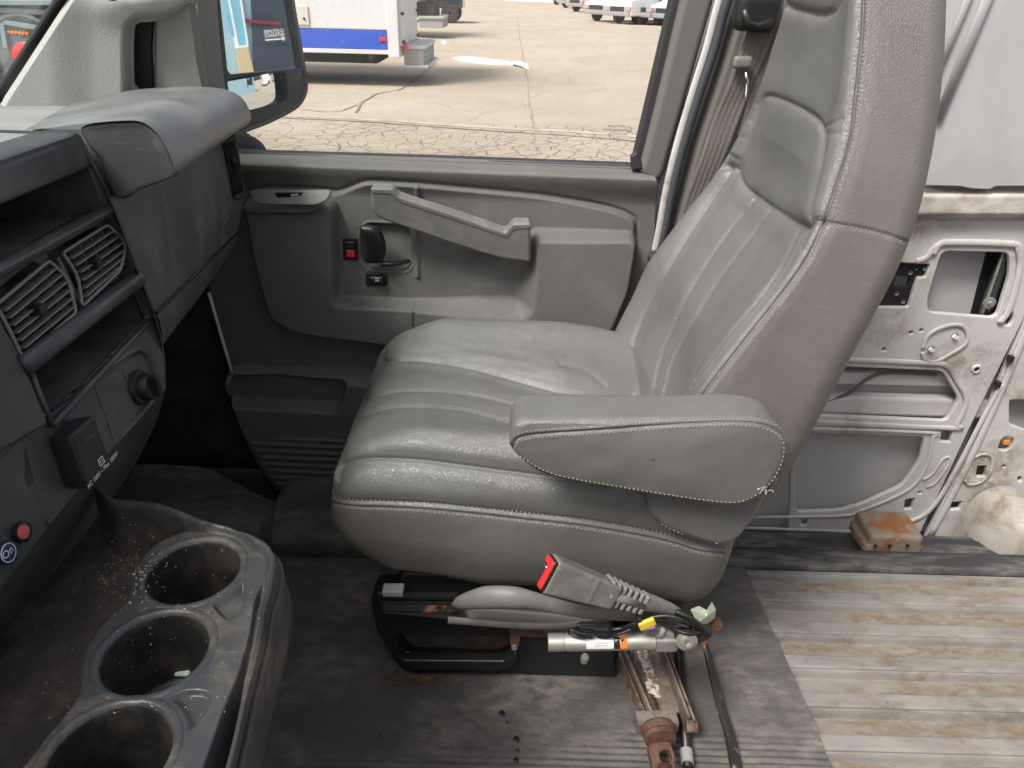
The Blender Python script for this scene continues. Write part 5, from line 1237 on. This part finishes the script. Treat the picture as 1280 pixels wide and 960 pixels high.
# ---- buckle on its stalk
bk_ = thing('belt_buckle', 'grey seat belt buckle with red release button on an accordion stalk', 'buckle', tuple(U(720, 725, Y=.73)))
a, b = U(684, 716, Y=.715), U(768, 744, Y=.735); dv = (b-a); Lb = np.linalg.norm(dv); dv /= Lb
def buckle_frame(p):
    d = Vector(dv); n = Vector((0, -.93, .37)); n = (n-d*n.dot(d)).normalized(); s = d.cross(n)
    return Matrix(((d[0], n[0], s[0], p[0]), (d[1], n[1], s[1], p[1]), (d[2], n[2], s[2], p[2]), (0, 0, 0, 1)))
MB = buckle_frame((a+b)/2); R3 = np.array(MB)[:3, :3]; T3 = np.array(MB)[:3, 3]
M_buck = mat('buckle_grey', (.16, .155, .148), .45, bump=.0002, bscale=400, dirt=(.35, .33, .30), dscale=30, damt=.3, scratch=.3)
V, F, Q = rbox((Lb/2, .014, .0245), .005, (40, 12, 20)); t_ = (V[:, 0]+Lb/2)/Lb; V[:, 2] *= 1.05-.30*t_; V[:, 1] *= 1-.15*t_
V[:, 1] += .0012*np.exp(-((t_-.62)/.015)**2)*np.sign(V[:, 1]); npmesh('buckle_shell', V@R3.T+T3, F, M_buck, bk_)
V, F, Q = rbox((.0045, .0125, .0225), .002, (6, 8, 12)); V[:, 0] -= Lb/2; 
npmesh('buckle_mouth', V@R3.T+T3, F, M_black, bk_)
V, F, Q = rbox((.004, .0055, .0205), .002, (6, 8, 12)); V[:, 0] -= Lb/2+.003; V[:, 1] += .0065; rb_ = npmesh('release_button', V@R3.T+T3, F, M_red, bk_)
V, F, Q = rbox((.004, .010, .005), .002, (6, 8, 6)); V[:, 0] -= Lb/2+.003; V[:, 1] -= .001; V[:, 2] -= .016; npmesh('button_foot', V@R3.T+T3, F, M_red, rb_)
V, F, Q = rbox((.003, .0045, .013), .001, (4, 6, 8)); V[:, 0] -= Lb/2+.003; V[:, 1] -= .004; V[:, 2] += .004; npmesh('latch_slot', V@R3.T+T3, F, M_chrome, bk_)
c0_, c1_ = U(757, 737, Y=.735), U(802, 753, Y=.752)
nn_ = 7
for k in range(nn_):
    t_ = k/(nn_-1); p = c0_*(1-t_)+c1_*t_; V, F, Q = rbox((.0032, .0125-.002*t_, .0195-.004*t_), .003, (6, 10, 12)); npmesh('bellows_ring', V@R3.T+p, F, mat('bellows_grey', (.21, .205, .195), .55, dirt=(.12, .11, .10), dscale=60, damt=.4) if k == 0 else bpy.data.materials['bellows_grey'], bk_)
tube('bellows_core', [c0_, c1_], [.015, .012], bpy.data.materials['bellows_grey'], bk_, 16, (1, .7), up=(0, 0, 1))
P = smooth([U(x, y, Y=c) for x, y, c in ((798, 751, .752), (815, 755, .758), (832, 760, .762), (846, 766, .765))], 5); tube('stalk_sleeve', P, np.linspace(.0165, .0085, len(P)), M_buck, bk_, 18, (.7, 1.05))
P = smooth([U(x, y, Y=c) for x, y, c in ((843, 764, .762), (856, 774, .760), (868, 788, .758), (880, 796, .755))], 5); tube('stalk_cable', P, .0065, M_black, bk_, 12)
# ---- pretensioner tube with decals, bracket and wiring
pt = thing('belt_pretensioner', 'silver metal tube with orange warning decal and black wiring under the buckle', 'metal tube', tuple(U(760, 800, Y=.76)))
PY = .755
a, b = U(685, 803, Y=PY), U(818, 801, Y=PY)
lathe('tube', [(.0125, 0), (.0135, .001), (.0135, .024), (.0128, .0245), (.0128, .026), (.0135, .027), (.0132, np.linalg.norm(b-a)), (.001, np.linalg.norm(b-a))], axis_matrix(a, b-a), M_metal, pt, 28)
lathe('tube_mouth', [(.010, 0), (.0095, .001), (.001, .0011)], axis_matrix(a-np.array([.0006, 0, 0]), b-a), M_black, pt, 20)
c_, d_ = U(818, 801, Y=PY), U(846, 801, Y=PY); beamobj('end_fitting', c_, d_, .024, .024, M_metal, pt, .004)
lathe('pivot_bolt', [(.0155, 0), (.0155, .004), (.010, .005), (.009, .009), (.005, .009), (.004, .005), (.001, .005)], axis_matrix(U(858, 800, Y=PY-.012), (0, -1, .25)), M_metal, pt, 28)
plate('bolt_bracket', smooth([(843, 789), (862, 787), (880, 783), (890, 790), (888, 798), (872, 806), (860, 812), (848, 808)], 4, True), [], (0, PY-.002, CAMZ-.8), (0, -1, .25), .008, M_black, pt, .002)
P = smooth([U(x, y, Y=PY+.004) for x, y in ((806, 782), (816, 783), (830, 788), (842, 793))], 4); tube('gas_generator', P, [.0115]*len(P), M_metal, pt, 16)
tube('generator_collar', [U(822, 785, Y=PY+.003), U(828, 787, Y=PY+.003)], .0128, M_tgrey, pt, 16)
def decal(name, x0, y0, x1, y1, m, d=.0137, parent=pt):
    # a curved patch wrapped on the tube
    A_, B_ = U(x0, 802, Y=PY), U(x1, 802, Y=PY); ax = (b-a)/np.linalg.norm(b-a); A_ = a+ax*np.dot(A_-a, ax); B_ = a+ax*np.dot(B_-a, ax)
    u = np.array([0, -.82, .57]); u -= ax*np.dot(u, ax); u /= np.linalg.norm(u); w_ = np.cross(ax, u); V = []
    th0, th1 = (y0-802)/10.5, (y1-802)/10.5
    for p in (A_, B_):
        for k in range(9):
            th = math.asin(max(-1, min(1, th0)))*(1-k/8)+math.asin(max(-1, min(1, th1)))*k/8; V.append(p+(u*math.cos(th)+w_*math.sin(th))*d)
    F = gridfaces(2, 9); V = np.array(V); n0 = np.cross(V[1]-V[0], V[9]-V[0])
    if n0@u < 0: F = F[:, ::-1]
    return npmesh(name, V, F, m, parent)
decal('white_decal', 732, 795, 766, 808, M_whitep); decal('black_decal', 766, 795, 773.5, 808, M_black, .0138); decal('orange_decal', 774, 795, 783, 808, M_orange, .0138)
decal('decal_line', 742, 800.5, 760, 801.5, M_tgrey, .01385); decal('decal_line', 742, 803.5, 758, 804.3, M_tgrey, .01385)
for x_, w__ in ((766, 4), (774, 5)):
    q0 = U(x_+4, 801, Y=PY-.0145)
    bm = bmesh.new(); vv = [bm.verts.new(q0+np.array(o_)) for o_ in ((-.003, 0, .003), (.003, 0, .003), (0, 0, -.003))]; bm.faces.new(vv); bmobj('warning_triangle', bm, M_white if x_ == 766 else M_black, pt)
V, F, Q = rbox((.012, .003, .008), .002, (6, 4, 6)); V[:, 1] += .002*V[:, 0]/.012; Rz = np.array(Matrix.Rotation(-.4, 3, 'Y')); V = V@Rz.T+U(809, 780, Y=PY-.018); yt = npmesh('yellow_tag', V, F, M_yellow, pt)
V, F, Q = rbox((.011, .003, .0028), .002, (6, 4, 6)); V = V@Rz.T+U(811, 786, Y=PY-.0185); npmesh('purple_band', V, F, M_purple, yt)
for k, (pts, r) in enumerate((([(712, 787), (735, 793), (760, 788), (785, 784), (800, 778), (820, 777), (842, 786), (860, 792), (876, 790)], .0032), ([(720, 782), (745, 781), (770, 786), (792, 780), (812, 774), (840, 778), (862, 784)], .0028),
        ([(798, 776), (812, 772), (835, 770), (856, 776), (874, 786)], .003), ([(740, 790), (752, 797), (770, 794), (790, 786)], .0022), ([(708, 784), (712, 792), (724, 796), (740, 797)], .002), ([(845, 764), (862, 772), (878, 784), (886, 792)], .004))):
    tube('wire', smooth([U(x_, y_, Y=PY-.010-.004*math.sin(i*2+k)) for i, (x_, y_) in enumerate(pts)], 6), r, M_black, pt, 8)
box('wire_connector', U(752, 786, Y=PY-.012), (.022, .012, .010), M_black, pt, .002); box('wire_connector', U(735, 783, Y=PY-.010), (.026, .012, .009), M_black, pt, .002); box('cable_clip', U(798, 776, Y=PY-.015), (.008, .010, .018), M_black, pt, .002)
# rusty angle bracket on the shroud
plate('rusty_bracket', [(637, 787), (712, 790), (740, 792), (740, 797), (650, 796), (649, 808), (638, 808)], [], (0, by-.030, 0), (0, -1, .1), .006, M_rust2, seat, .0008)
lathe('bracket_bolt', [(.005, 0), (.005, .005), (.001, .006)], axis_matrix(U(643, 808, Y=by-.036), (0, -1, 0)), M_metal, seat, 6)
lathe('anchor_stud', [(.006, 0), (.007, .010), (.006, .020), (.001, .023)], axis_matrix(U(730, 826, Y=by-.03), (0, -.4, 1)), bpy.data.materials['white_nylon'], seat, 16)
box('floor_bracket', U(765, 832, Z=.02)+np.array([0, .03, 0]), (.075, .06, .035), M_rust, seat, .006)
# torn scraps of label
def scrap(name, px, Y, label):
    P = [U(x_, y_, Y=Y) for x_, y_ in px]; c = sum(P)/len(P); bm = bmesh.new(); cv = bm.verts.new(c+np.array([0, -.006, 0])); vs_ = [bm.verts.new(p+np.array([0, random.uniform(-.008, .008), 0])) for p in P]
    for i in range(len(vs_)): bm.faces.new((cv, vs_[i], vs_[(i+1) % len(vs_)]))
    bmesh.ops.solidify(bm, geom=bm.faces[:], thickness=.0006); tag(bmobj(name, bm, M_paper, smooth_=False), label, 'paper scrap')
scrap('paper_scrap', [(864, 766), (874, 760), (884, 764), (890, 753), (895, 762), (894, 774), (884, 780), (872, 778)], .775, 'larger torn pale green paper scrap behind the buckle wiring')
scrap('paper_scrap', [(834, 774), (846, 770), (856, 776), (866, 783), (862, 788), (850, 786), (842, 780)], .775, 'smaller torn pale green paper scrap between cable and tube')
# ================================================================== jack and rods on the floor
jk = thing('screw_jack', 'rusty folded screw jack lying on the floor behind the seat base', 'jack', tuple(U(815, 880, Z=0)))
def J(x, y, z): return U(x, y, Z=z)
M_jack = mat('rusty_brown_steel', (.13, .095, .078), .65, bump=.0016, bscale=180, dirt=(.22, .19, .165), dscale=28, damt=.8, var=.35, vscale=50)
beamobj('channel_back', J(797, 800, .030), J(838, 893, .030), .062, .004, M_jack, jk, .001)
for d in (-1, 1):
    a, b = J(797+d*25, 803, .040), J(838+d*22, 905, .040)
    beamobj('side_plate', a, b, .005, .034, M_jack, jk, .001)
    a, b = J(797+d*31, 803, .038), J(838+d*29, 908, .038)
    beamobj('side_plate', a, b, .004, .028, M_rust, jk, .001)
    q0 = J(838+d*26, 907, .036); lathe('pivot_pin', [(.011, -.010), (.011, .008), (.008, .010), (.001, .010)], axis_matrix(q0, (d, .1, 0)), M_rust, jk, 16)
plate('worn_label', [(796, 812), (808, 811), (815, 830), (824, 868), (820, 869), (808, 846), (798, 822)], [], (0, 0, .0335), (0, 0, 1), .0006, M_greylabel, jk, .0001)
plate('worn_label', [(806, 852), (822, 848), (826, 872), (812, 871)], [], (0, 0, .0338), (0, 0, 1), .0006, M_greylabel, jk, .0001)
tube('screw_thread', [J(810, 872, .04)]+[J(810+k*.6, 872+k*1.6, .04) for k in range(1, 14)], [.010, .0085]*7, M_rust2, jk, 14)
a, b = J(818, 893, .042), J(823, 912, .042); beamobj('yoke_block', a, b, .066, .026, M_jack, jk, .005)
a, b = J(822, 908, .045), J(826, 926, .045); lathe('nut', [(.012, 0), (.025, .001), (.027, .006), (.025, .010), (.022, .013), (.025, .017), (.024, .024), (.012, .026)], axis_matrix(a, b-a), M_rust2, jk, 24)
plate('clevis', smooth([(812, 930), (836, 926), (842, 940), (844, 965), (820, 970), (814, 950)], 4, True), [smooth([(826, 940), (836, 937), (840, 947), (834, 954), (827, 950)], 4, True)], U(828, 945, Z=.052), (0, -.25, 1), .018, M_rust2, jk, .004)
a, b = J(830, 960, .04), J(835, 1010, .04); tube('shank', [a, b], .014, M_rust2, jk, 14)
a, b = J(848, 812, .012), J(860, 960, .012); rodn = thing('lever_rod', 'thin black rod with a capped end lying beside the rusty jack', 'rod', tuple(a))
tube('rod', [a, b], .0085, M_black, rodn, 12); lathe('end_cap', [(.010, 0), (.010, .022), (.004, .023), (.001, .02)], axis_matrix(J(858, 938, .013), b-a), M_tgrey, rodn, 14)
P = smooth([J(880, 800, .05), J(890, 840, .03), J(900, 880, .02), J(912, 920, .012), J(921, 965, .010)], 5); rod2 = thing('pry_bar', 'black and rusty flat bar lying on the floor nearest the cargo area', 'rod', tuple(P[0]))
tube('bar', P, np.linspace(.006, .0095, len(P)), M_blackrod, rod2, 12, (1, .6))
lathe('hook_end', [(.006, 0), (.009, .004), (.009, .014), (.001, .015)], axis_matrix(U(893, 775, Y=.80), (0, -1, .2)), M_rust2, rod2, 12)
# dark mud drips on the mat
bm = bmesh.new()
for x_, y_, r in ((627, 891, .0065), (634, 903, .003), (645, 924, .006), (646, 938, .004), (645, 950, .005), (476, 918, .003)):
    c = U(x_, y_, Z=.004); vs_ = [bm.verts.new(c+np.array([math.cos(t)*r*random.uniform(.6, 1.1), math.sin(t)*r*random.uniform(.6, 1.1), 0])) for t in np.linspace(0, 2*math.pi, 12, endpoint=False)]
    t = bm.verts.new(c+np.array([0, 0, .0025]))
    for i in range(12): bm.faces.new((vs_[i], vs_[(i+1) % 12], t))
tag(bmobj('tar_drips', bm, M_black, smooth_=True), 'row of small black drips dried on the rubber mat', 'stain', kind='stuff')
# rusty dirt gathered under the base foot
bm = bmesh.new()
for k in range(900):
    t = random.uniform(0, 2*math.pi); r_ = abs(random.gauss(0, .5)); C = U(520, 846, Z=.0)
    p = C+np.array([math.cos(t)*r_*.085, math.sin(t)*r_*.022-.004, .001+random.random()*.004*max(0, 1-r_)]); s_ = random.uniform(.0007, .0026)
    vs_ = [bm.verts.new(p+np.array([random.gauss(0, s_), random.gauss(0, s_), random.gauss(0, s_*.5)])) for _ in range(4)]
    for f_ in ((0, 1, 2), (0, 2, 3), (0, 3, 1), (1, 3, 2)): bm.faces.new([vs_[q_] for q_ in f_])
tag(bmobj('rust_crumbs', bm, mat('rust_dirt', (.13, .075, .045), .95, dirt=(.20, .13, .08), dscale=60, damt=.8)), 'rusty crumbs gathered at the front foot of the seat base', 'rust', kind='stuff')

# ================================================================== cargo area
M_cfloor = mat('worn_cargo_floor', (.24, .23, .215), .5, var=.16, vscale=14, dirt=(.13, .105, .08), dscale=13, damt=.85, dlo=.42, dhi=.62, drough=.9, dscale2=60, stretch=(.6, 1.2, 1), scratch=.0, bump=.0006, bscale=90)
Ys = U(930, 706, Z=0)[1]
ny = 1300; yv = np.linspace(-.2, Ys, ny); xv = np.linspace(.30, 3.2, 90)
# rib profile measured down the picture at x = 1000
br = [U(1000, y_, Z=0)[1] for y_ in (706, 730, 752, 768, 792, 820, 845, 866, 888, 911, 938, 961)]
per = (br[2]-br[10])/4; ph = br[2]
def rib_h(y_):
    t = ((ph-y_)/per) % 1.0                     # t=0 at the bright slope, growing towards the viewer
    low = sstep(0, .09, t)*sstep(.535, .515, t)
    return -.014*low - .008*np.exp(-((t-.515)/.022)**2) + .003*np.exp(-((t-.97)/.03)**2) - .0035*np.exp(-((t-.88)/.02)**2)
Xg, Yg = np.meshgrid(xv, yv, indexing='xy'); Zg = rib_h(Yg) - .008 + .0012*vnoise(Xg*3, Yg*9)
Xg = np.maximum(Xg, edge(Yg)-.05)
V = np.stack([Xg, Yg, Zg], -1).reshape(-1, 3); cf = npmesh('cargo_floor', V, gridfaces(ny, 90), M_cfloor, kind='structure')
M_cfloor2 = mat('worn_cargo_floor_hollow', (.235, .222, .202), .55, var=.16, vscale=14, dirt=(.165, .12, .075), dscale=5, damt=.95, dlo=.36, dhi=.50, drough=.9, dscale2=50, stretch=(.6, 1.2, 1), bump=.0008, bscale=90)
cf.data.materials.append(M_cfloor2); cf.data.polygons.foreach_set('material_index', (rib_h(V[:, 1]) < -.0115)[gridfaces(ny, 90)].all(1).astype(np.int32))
M_sill = mat('scuffed_black_sill', (.035, .036, .038), .55, bump=.001, bscale=80, dirt=(.22, .21, .20), dscale=9, damt=.6, dlo=.46, dhi=.6, dscale2=40, stretch=(.5, 2, 1))
a0, a1, b0_, b1_ = U(905, 683, Z=.006), U(1500, 700, Z=.006), U(905, 705, Z=.006), U(1500, 722, Z=.006)
V = []
for t in np.linspace(0, 1, 60):
    p, q = a0*(1-t)+a1*t, b0_*(1-t)+b1_*t
    V += [p+np.array([0, .004, -.17]), p+np.array([0, .003, -.006]), p, (p*2+q)/3+np.array([0, 0, .001*math.sin(t*40)]), (p+q*2)/3, q, q+np.array([0, -.002, -.01])]
npmesh('sill_strip', np.array(V), gridfaces(60, 7), M_sill, kind='structure')
# step well
WY = 1.36
bm = bmesh.new(); beam(bm, (.30, WY-.08, -.13), (3.2, WY-.08, -.13), .30, .01); bmobj('step_well', bm, M_carpet, kind='structure')
well = thing('step_tread', 'dark pressed step tread in the well behind the black sill', 'step', tuple(U(1000, 675, Y=1.28)))
V, F, Q = rbox((.42, .05, .010), .008, (120, 16, 4)); V[:, 2] += .004*(np.abs(np.sin(V[:, 0]*16)) > .4)*(np.abs(V[:, 1]) < .03); V += np.array([.75, 1.255, -.055]); npmesh('tread', V, F, M_sill, well)
rb = thing('rusty_block', 'rust stained white metal block standing on the step by the white door', 'bracket', tuple(U(1105, 668, Y=1.22)))
c_ = U(1108, 666, Y=1.23); V, F, Q = rbox((.056, .045, .028), .010, (30, 24, 14)); V[:, 0] *= 1+.12*(V[:, 2] < 0); V[:, 2] += .002*vnoise(V[:, 0]*70, V[:, 1]*70); V += c_
npmesh('block', V, F, mat('rust_stained_white', (.22, .175, .135), .6, bump=.001, bscale=100, dirt=(.24, .09, .03), dscale=16, damt=.95, dlo=.47, dhi=.56), rb)
for x_ in (1094, 1112, 1134): lathe('bolt_hole', [(.004, 0), (.004, .002), (.001, .001)], axis_matrix(U(x_, 682, Y=c_[1]-.052), (0, -1, 0)), M_black, rb, 10)
# ---- white side cargo door inner panel with openings
cd = thing('side_cargo_door', 'bare white metal side cargo door with cut openings and scuffed paint', 'door', (.9, WY, .3))
outer_ = [(985, 700), (1000, 180), (1060, -200), (1420, -200), (1402, -40), (1280, 399), (1220, 520), (1148, 672), (1100, 690)]
o1 = rounded([(1178, 314), (1262, 316), (1262, 345), (1246, 397), (1160, 390), (1160, 372)], 9)
o2 = rounded([(1000, 457), (1040, 458), (1178, 464), (1199, 499), (1184, 526), (1000, 518)], 7)
o3 = rounded([(995, 541), (1010, 541), (1156, 546), (1149, 577), (1128, 607), (1078, 630), (1050, 638), (995, 640)], 7)
o4 = rounded([(1178, 538), (1191, 540), (1188, 553), (1175, 552)], 1.5); o5 = rounded([(1132, 625), (1144, 623), (1140, 637), (1130, 637)], 1.5)
o6 = rounded([(1110, 328), (1163, 331), (1157, 347), (1148, 347), (1143, 360), (1136, 384), (1080, 384), (1080, 335)], 3)
o7 = smooth([(1258, 388), (1266, 391), (1266, 401), (1261, 407), (1255, 404), (1254, 395)], 3, True)
o8 = rounded([(1003, 648), (1011, 648), (1009, 657), (1001, 657)], 1)
def circ(x_, y_, r, n=14, e=.8): return [(x_+r*math.cos(t), y_+r*e*math.sin(t)) for t in np.linspace(0, 2*math.pi, n, endpoint=False)]
holes_ = [o1, o2, o3, o4, o5, o6, o7, o8, circ(1139, 416, 2.4), circ(1152, 413, 2.4), circ(1105, 437, 2.2), circ(1220, 461, 3.4), circ(1150, 616, 2.2), circ(1194, 421, 4.5), circ(1164, 437, 4.0)]
panel_ = plate('inner_panel', outer_, holes_, (0, WY, 0), (0, -1, 0), .012, M_white, cd, .0035, res=4)
# pressed reliefs
def ridge_(name, pts, r, m=M_white, Y=WY-.003, sq=(1, .5), parent=cd, closed=False):
    P = smooth(pts, 6, closed); return tube(name, [U(a_, b_, Y=Y) for a_, b_ in P], r, m, parent, 10, sq, up=(0, 1, 0))
def press(name, O_, c_in, m=M_white, dep=.006, parent=cd, Y=WY-.002, n=60):
    O_ = resample(O_, n, True); c = O_.mean(0); V = []
    for s_, d_ in ((1.0, 0), (.93, -dep*.8), (.86, -dep), (.5, -dep), (.02, -dep)): V += [U(*(c+(p-c)*s_), Y=Y+d_) for p in O_]
    F = gridfaces(5, n, True); return npmesh(name, np.array(V), F, m, parent)
ridge_('pressed_bead', [(1166, 318), (1174, 306), (1190, 303), (1262, 305), (1274, 312), (1274, 340), (1262, 385), (1250, 404)], .007)
ridge_('pressed_bead', [(1145, 327), (1158, 322), (1166, 312), (1172, 306)], .006)
ridge_('pressed_bead', [(960, 446), (1040, 449), (1160, 454), (1184, 458), (1196, 475), (1208, 500), (1196, 530), (1184, 535), (960, 524)], .006)
ridge_('pressed_bead', [(930, 522), (1010, 528), (1168, 536)], .005); ridge_('pressed_bead', [(930, 535), (1012, 536), (1160, 541), (1166, 548), (1158, 582), (1136, 612), (1078, 638), (1050, 645), (930, 647)], .0045)
ridge_('pressed_bead', [(930, 660), (1040, 664), (1140, 668)], .005)
ridge_('pressed_bead', [(1130, 655), (1160, 640), (1188, 600), (1225, 530), (1252, 480)], .006)
ridge_('pressed_bead', [(1154, 600), (1166, 592), (1178, 575), (1187, 572), (1184, 583), (1170, 603), (1158, 609)], .0035)
press('pressed_lobe', smooth([(1156, 422), (1170, 412), (1196, 408), (1207, 415), (1206, 428), (1186, 442), (1168, 450), (1156, 447), (1152, 436)], 4, True), None, Y=WY-.001) if False else None
ridge_('lobe_rim', [(1154, 436), (1160, 420), (1176, 410), (1198, 406), (1209, 414), (1207, 430), (1188, 443), (1170, 452), (1157, 450), (1153, 440)], .0045)
lathe('hole_boss', [(.011, 0), (.009, .004), (.006, .004), (.0055, 0)], axis_matrix(U(1220, 461, Y=WY), (0, -1, 0)), M_white, cd, 20)
# upper smooth blank and shelf ledge
plate('window_blank', rounded([(1160, -200), (1160, 100), (1156, 232), (1200, 233), (1214, 236), (1238, 237), (1244, 233), (1420, 232), (1420, -200)], 3), [], (0, WY-.028, 0), (0, -1, 0), .006, M_skin, cd, .002)
tube('blank_crease', [U(x_, y_, Y=WY-.034) for x_, y_ in ((1161, 118), (1210, 0), (1250, -120))], .006, M_skin, cd, 10, (1, .3), up=(0, 1, 0))
tube('blank_crease', [U(x_, y_, Y=WY-.034) for x_, y_ in ((1172, 150), (1234, 0), (1280, -120))], .009, M_skin, cd, 10, (1, .3), up=(0, 1, 0))
S = coons([(1060, 236), (1420, 238)], [(1060, 272), (1420, 276)], [(1060, 236), (1060, 272)], [(1420, 238), (1420, 276)], 60, 20)
relief('ledge', S, (0, WY-.004, 0), (0, -1, 0), lambda x_, y_: .022*sstep(234, 242, y_)*sstep(276, 262, y_), mat('soiled_white_ledge', (.60, .57, .53), .6, dirt=(.27, .22, .16), dscale=9, damt=.8, dlo=.42, dhi=.6, stretch=(1, 1, 2)), cd, .02)
# behind the openings: outer skin, strut, brace, latch, rods
bm = bmesh.new(); beam(bm, (.56, WY+.055, .5), (3.4, WY+.055, .5), .008, 1.6); bmobj('outer_skin', bm, M_skin, cd)
M_dkgreen = mat('dark_green_black_paint', (.035, .045, .045), .3, coat=.3)
P = [U(x_, y_, Y=WY+.030) for x_, y_ in ((1262, 300), (1250, 335), (1236, 375), (1228, 398))]; tube('black_strut', P, [.010, .012, .014, .015], M_dkgreen, cd, 16, (1, .8)); tube('strut_edge', [p+np.array([-.012, -.012, 0]) for p in P], .003, M_metal, cd, 8)
lathe('strut_bolt', [(.012, 0), (.012, .004), (.005, .005), (.005, .012), (.001, .012)], axis_matrix(U(1236, 378, Y=WY+.012), (0, -1, 0)), M_metal, cd, 18)
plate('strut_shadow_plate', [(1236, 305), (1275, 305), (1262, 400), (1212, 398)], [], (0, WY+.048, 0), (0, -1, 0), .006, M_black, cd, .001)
beamobj('cross_brace', U(930, 500, Y=WY+.032), U(1230, 508, Y=WY+.032), .03, .045, M_white, cd, .006, up=(0, 0, 1))
beamobj('upper_brace', U(930, 468, Y=WY+.035), U(1230, 474, Y=WY+.035), .02, .03, M_white, cd, .004)
tube('control_rod', smooth([U(x_, y_, Y=WY+.02) for x_, y_ in ((1030, 502), (1060, 492), (1084, 474), (1110, 466), (1170, 468))], 6), .0035, mat('brown_rod', (.14, .11, .09), .6), cd, 8)
lt_ = plate('latch_plate', rounded([(1112, 326), (1164, 329), (1157, 350), (1149, 350), (1144, 362), (1137, 385), (1085, 385)], 3), [circ(1147, 338, 3), rounded([(1120, 345), (1137, 346), (1134, 358), (1118, 358)], 2)], (0, WY+.012, 0), (0, -1, 0), .008, M_black, cd, .002)
for x_, y_ in ((1155, 335), (1137, 340), (1120, 366), (1128, 376)): lathe('latch_bolt', [(.005, 0), (.005, .004), (.001, .005)], axis_matrix(U(x_, y_, Y=WY+.008), (0, -1, 0)), M_chrome, lt_, 6)
# clips in the two lobe holes
for x_, y_ in ((1194, 421), (1164, 437)): box('plastic_clip', U(x_, y_, Y=WY-.004), (.010, .006, .008), M_whitep, cd, .001, rot=Matrix.Rotation(.6, 3, 'Y'))
# ---- rear pillar to the right of the door gap
pl = thing('rear_body_pillar', 'white body pillar right of the cargo door with slots and scuffs', 'pillar', (1.3, WY, .3))
outer2 = [(1302, 350), (1425, -40), (1600, -40), (1600, 700), (1150, 690), (1154, 678), (1230, 522)]
hp = [rounded([(1222, 583), (1234, 582), (1232, 596), (1220, 597)], 1.5), rounded([(1190, 628), (1203, 627), (1200, 637), (1188, 638)], 1.5), smooth([(1256, 546), (1267, 548), (1266, 557), (1258, 563), (1249, 562), (1250, 554)], 3, True), circ(1255, 583, 2.2), circ(1275, 599, 2.6, e=1.3), rounded([(1262, 500), (1300, 500), (1300, 545), (1262, 530)], 4), circ(1276, 375, 3)]
plate('inner_panel', outer2, hp, (0, WY+.004, 0), (0, -1, 0), .012, M_white, pl, .003, res=4)
ridge_('pressed_bead', [(1300, 372), (1250, 492), (1205, 590), (1162, 672)], .008, parent=pl, Y=WY)
ridge_('pressed_bead', [(1214, 574), (1228, 568), (1240, 572), (1238, 590), (1228, 602), (1212, 606), (1206, 600)], .0035, parent=pl, Y=WY)
beamobj('gap_rubber', U(1292, 385, Y=WY+.02), U(1150, 684, Y=WY+.02), .007, .010, M_rubber, pl, .001)
for x_, y_, s_ in ((1247, 480, 10), (1263, 448, 12)): box('striker', U(x_, y_, Y=WY-.004), (.010, .012, .014), M_black, pl, .002)
box('orange_clip', U(1258, 553, Y=WY+.006), (.012, .006, .010), M_orange, pl, .001)
bm = bmesh.new(); beam(bm, (1.0, WY+.08, .3), (3.4, WY+.08, .3), .008, 2.2); bmobj('outer_skin', bm, M_white, pl)
# ---- wheel arch
wa_ = thing('wheel_arch', 'dented white wheel arch rising from the cargo floor at the right edge', 'wheel arch', tuple(U(1250, 690, Y=1.26)))
AR = smooth([(1160, 700), (1185, 676), (1204, 640), (1226, 616), (1250, 608), (1275, 612), (1310, 640), (1370, 690), (1420, 720)], 6)
P0 = np.array([U(a_, b_, Y=WY-.01) for a_, b_ in AR]); V = []; n = 60; P0 = resample(P0, 120)
for k in range(n):
    t = k/(n-1); ang = t*math.pi/2; c = np.array([U(1290, 700, Y=WY-.01)[0], 0, -.03])
    for p in P0:
        r_ = 1-.42*(1-math.cos(ang))-.04*t
        q = c+(p-c)*np.array([r_, 1, r_]); q[1] = WY-.01-.145*math.sin(ang)**.8 if t > 0 else p[1]
        q += np.array([0, -1, .3])*.006*float(vnoise(q[0]*30, q[2]*30+t*3, 6)); V.append(q)
V = np.array(V); V[:, 1] += -.006*np.exp(-((V[:, 0]-V[:, 0].mean()+.05+(V[:, 2])*.4)/.006)**2) - .005*np.exp(-((V[:, 2]-.10)/.005)**2)
npmesh('arch_shell', V, gridfaces(n, len(P0))[:, ::-1], mat('dirty_white_arch', (.36, .34, .31), .5, var=.1, vscale=12, dirt=(.20, .155, .11), dscale=14, damt=.9, dlo=.44, dhi=.62, drough=.9, scratch=.5, bump=.001, bscale=60), wa_)
# ================================================================== unseen driver's side and rear walls, added to block light behind the camera
bm = bmesh.new()
beam(bm, (-1.05, -.50, .28), (.45, -.50, .28), .06, .90); beam(bm, (.45, -.50, .60), (3.4, -.50, .60), .05, 1.75)
beam(bm, (-.15, -.48, 1.52), (.45, -.48, 1.52), .07, .16)
bmobj('driver_side_light_block', bm, M_greytrim, kind='structure')
bm = bmesh.new(); beam(bm, (3.4, -.5, .6), (3.4, 1.45, .6), .05, 1.75); bmobj('rear_wall', bm, M_white, kind='structure')  # out of view, likewise added to hold back light
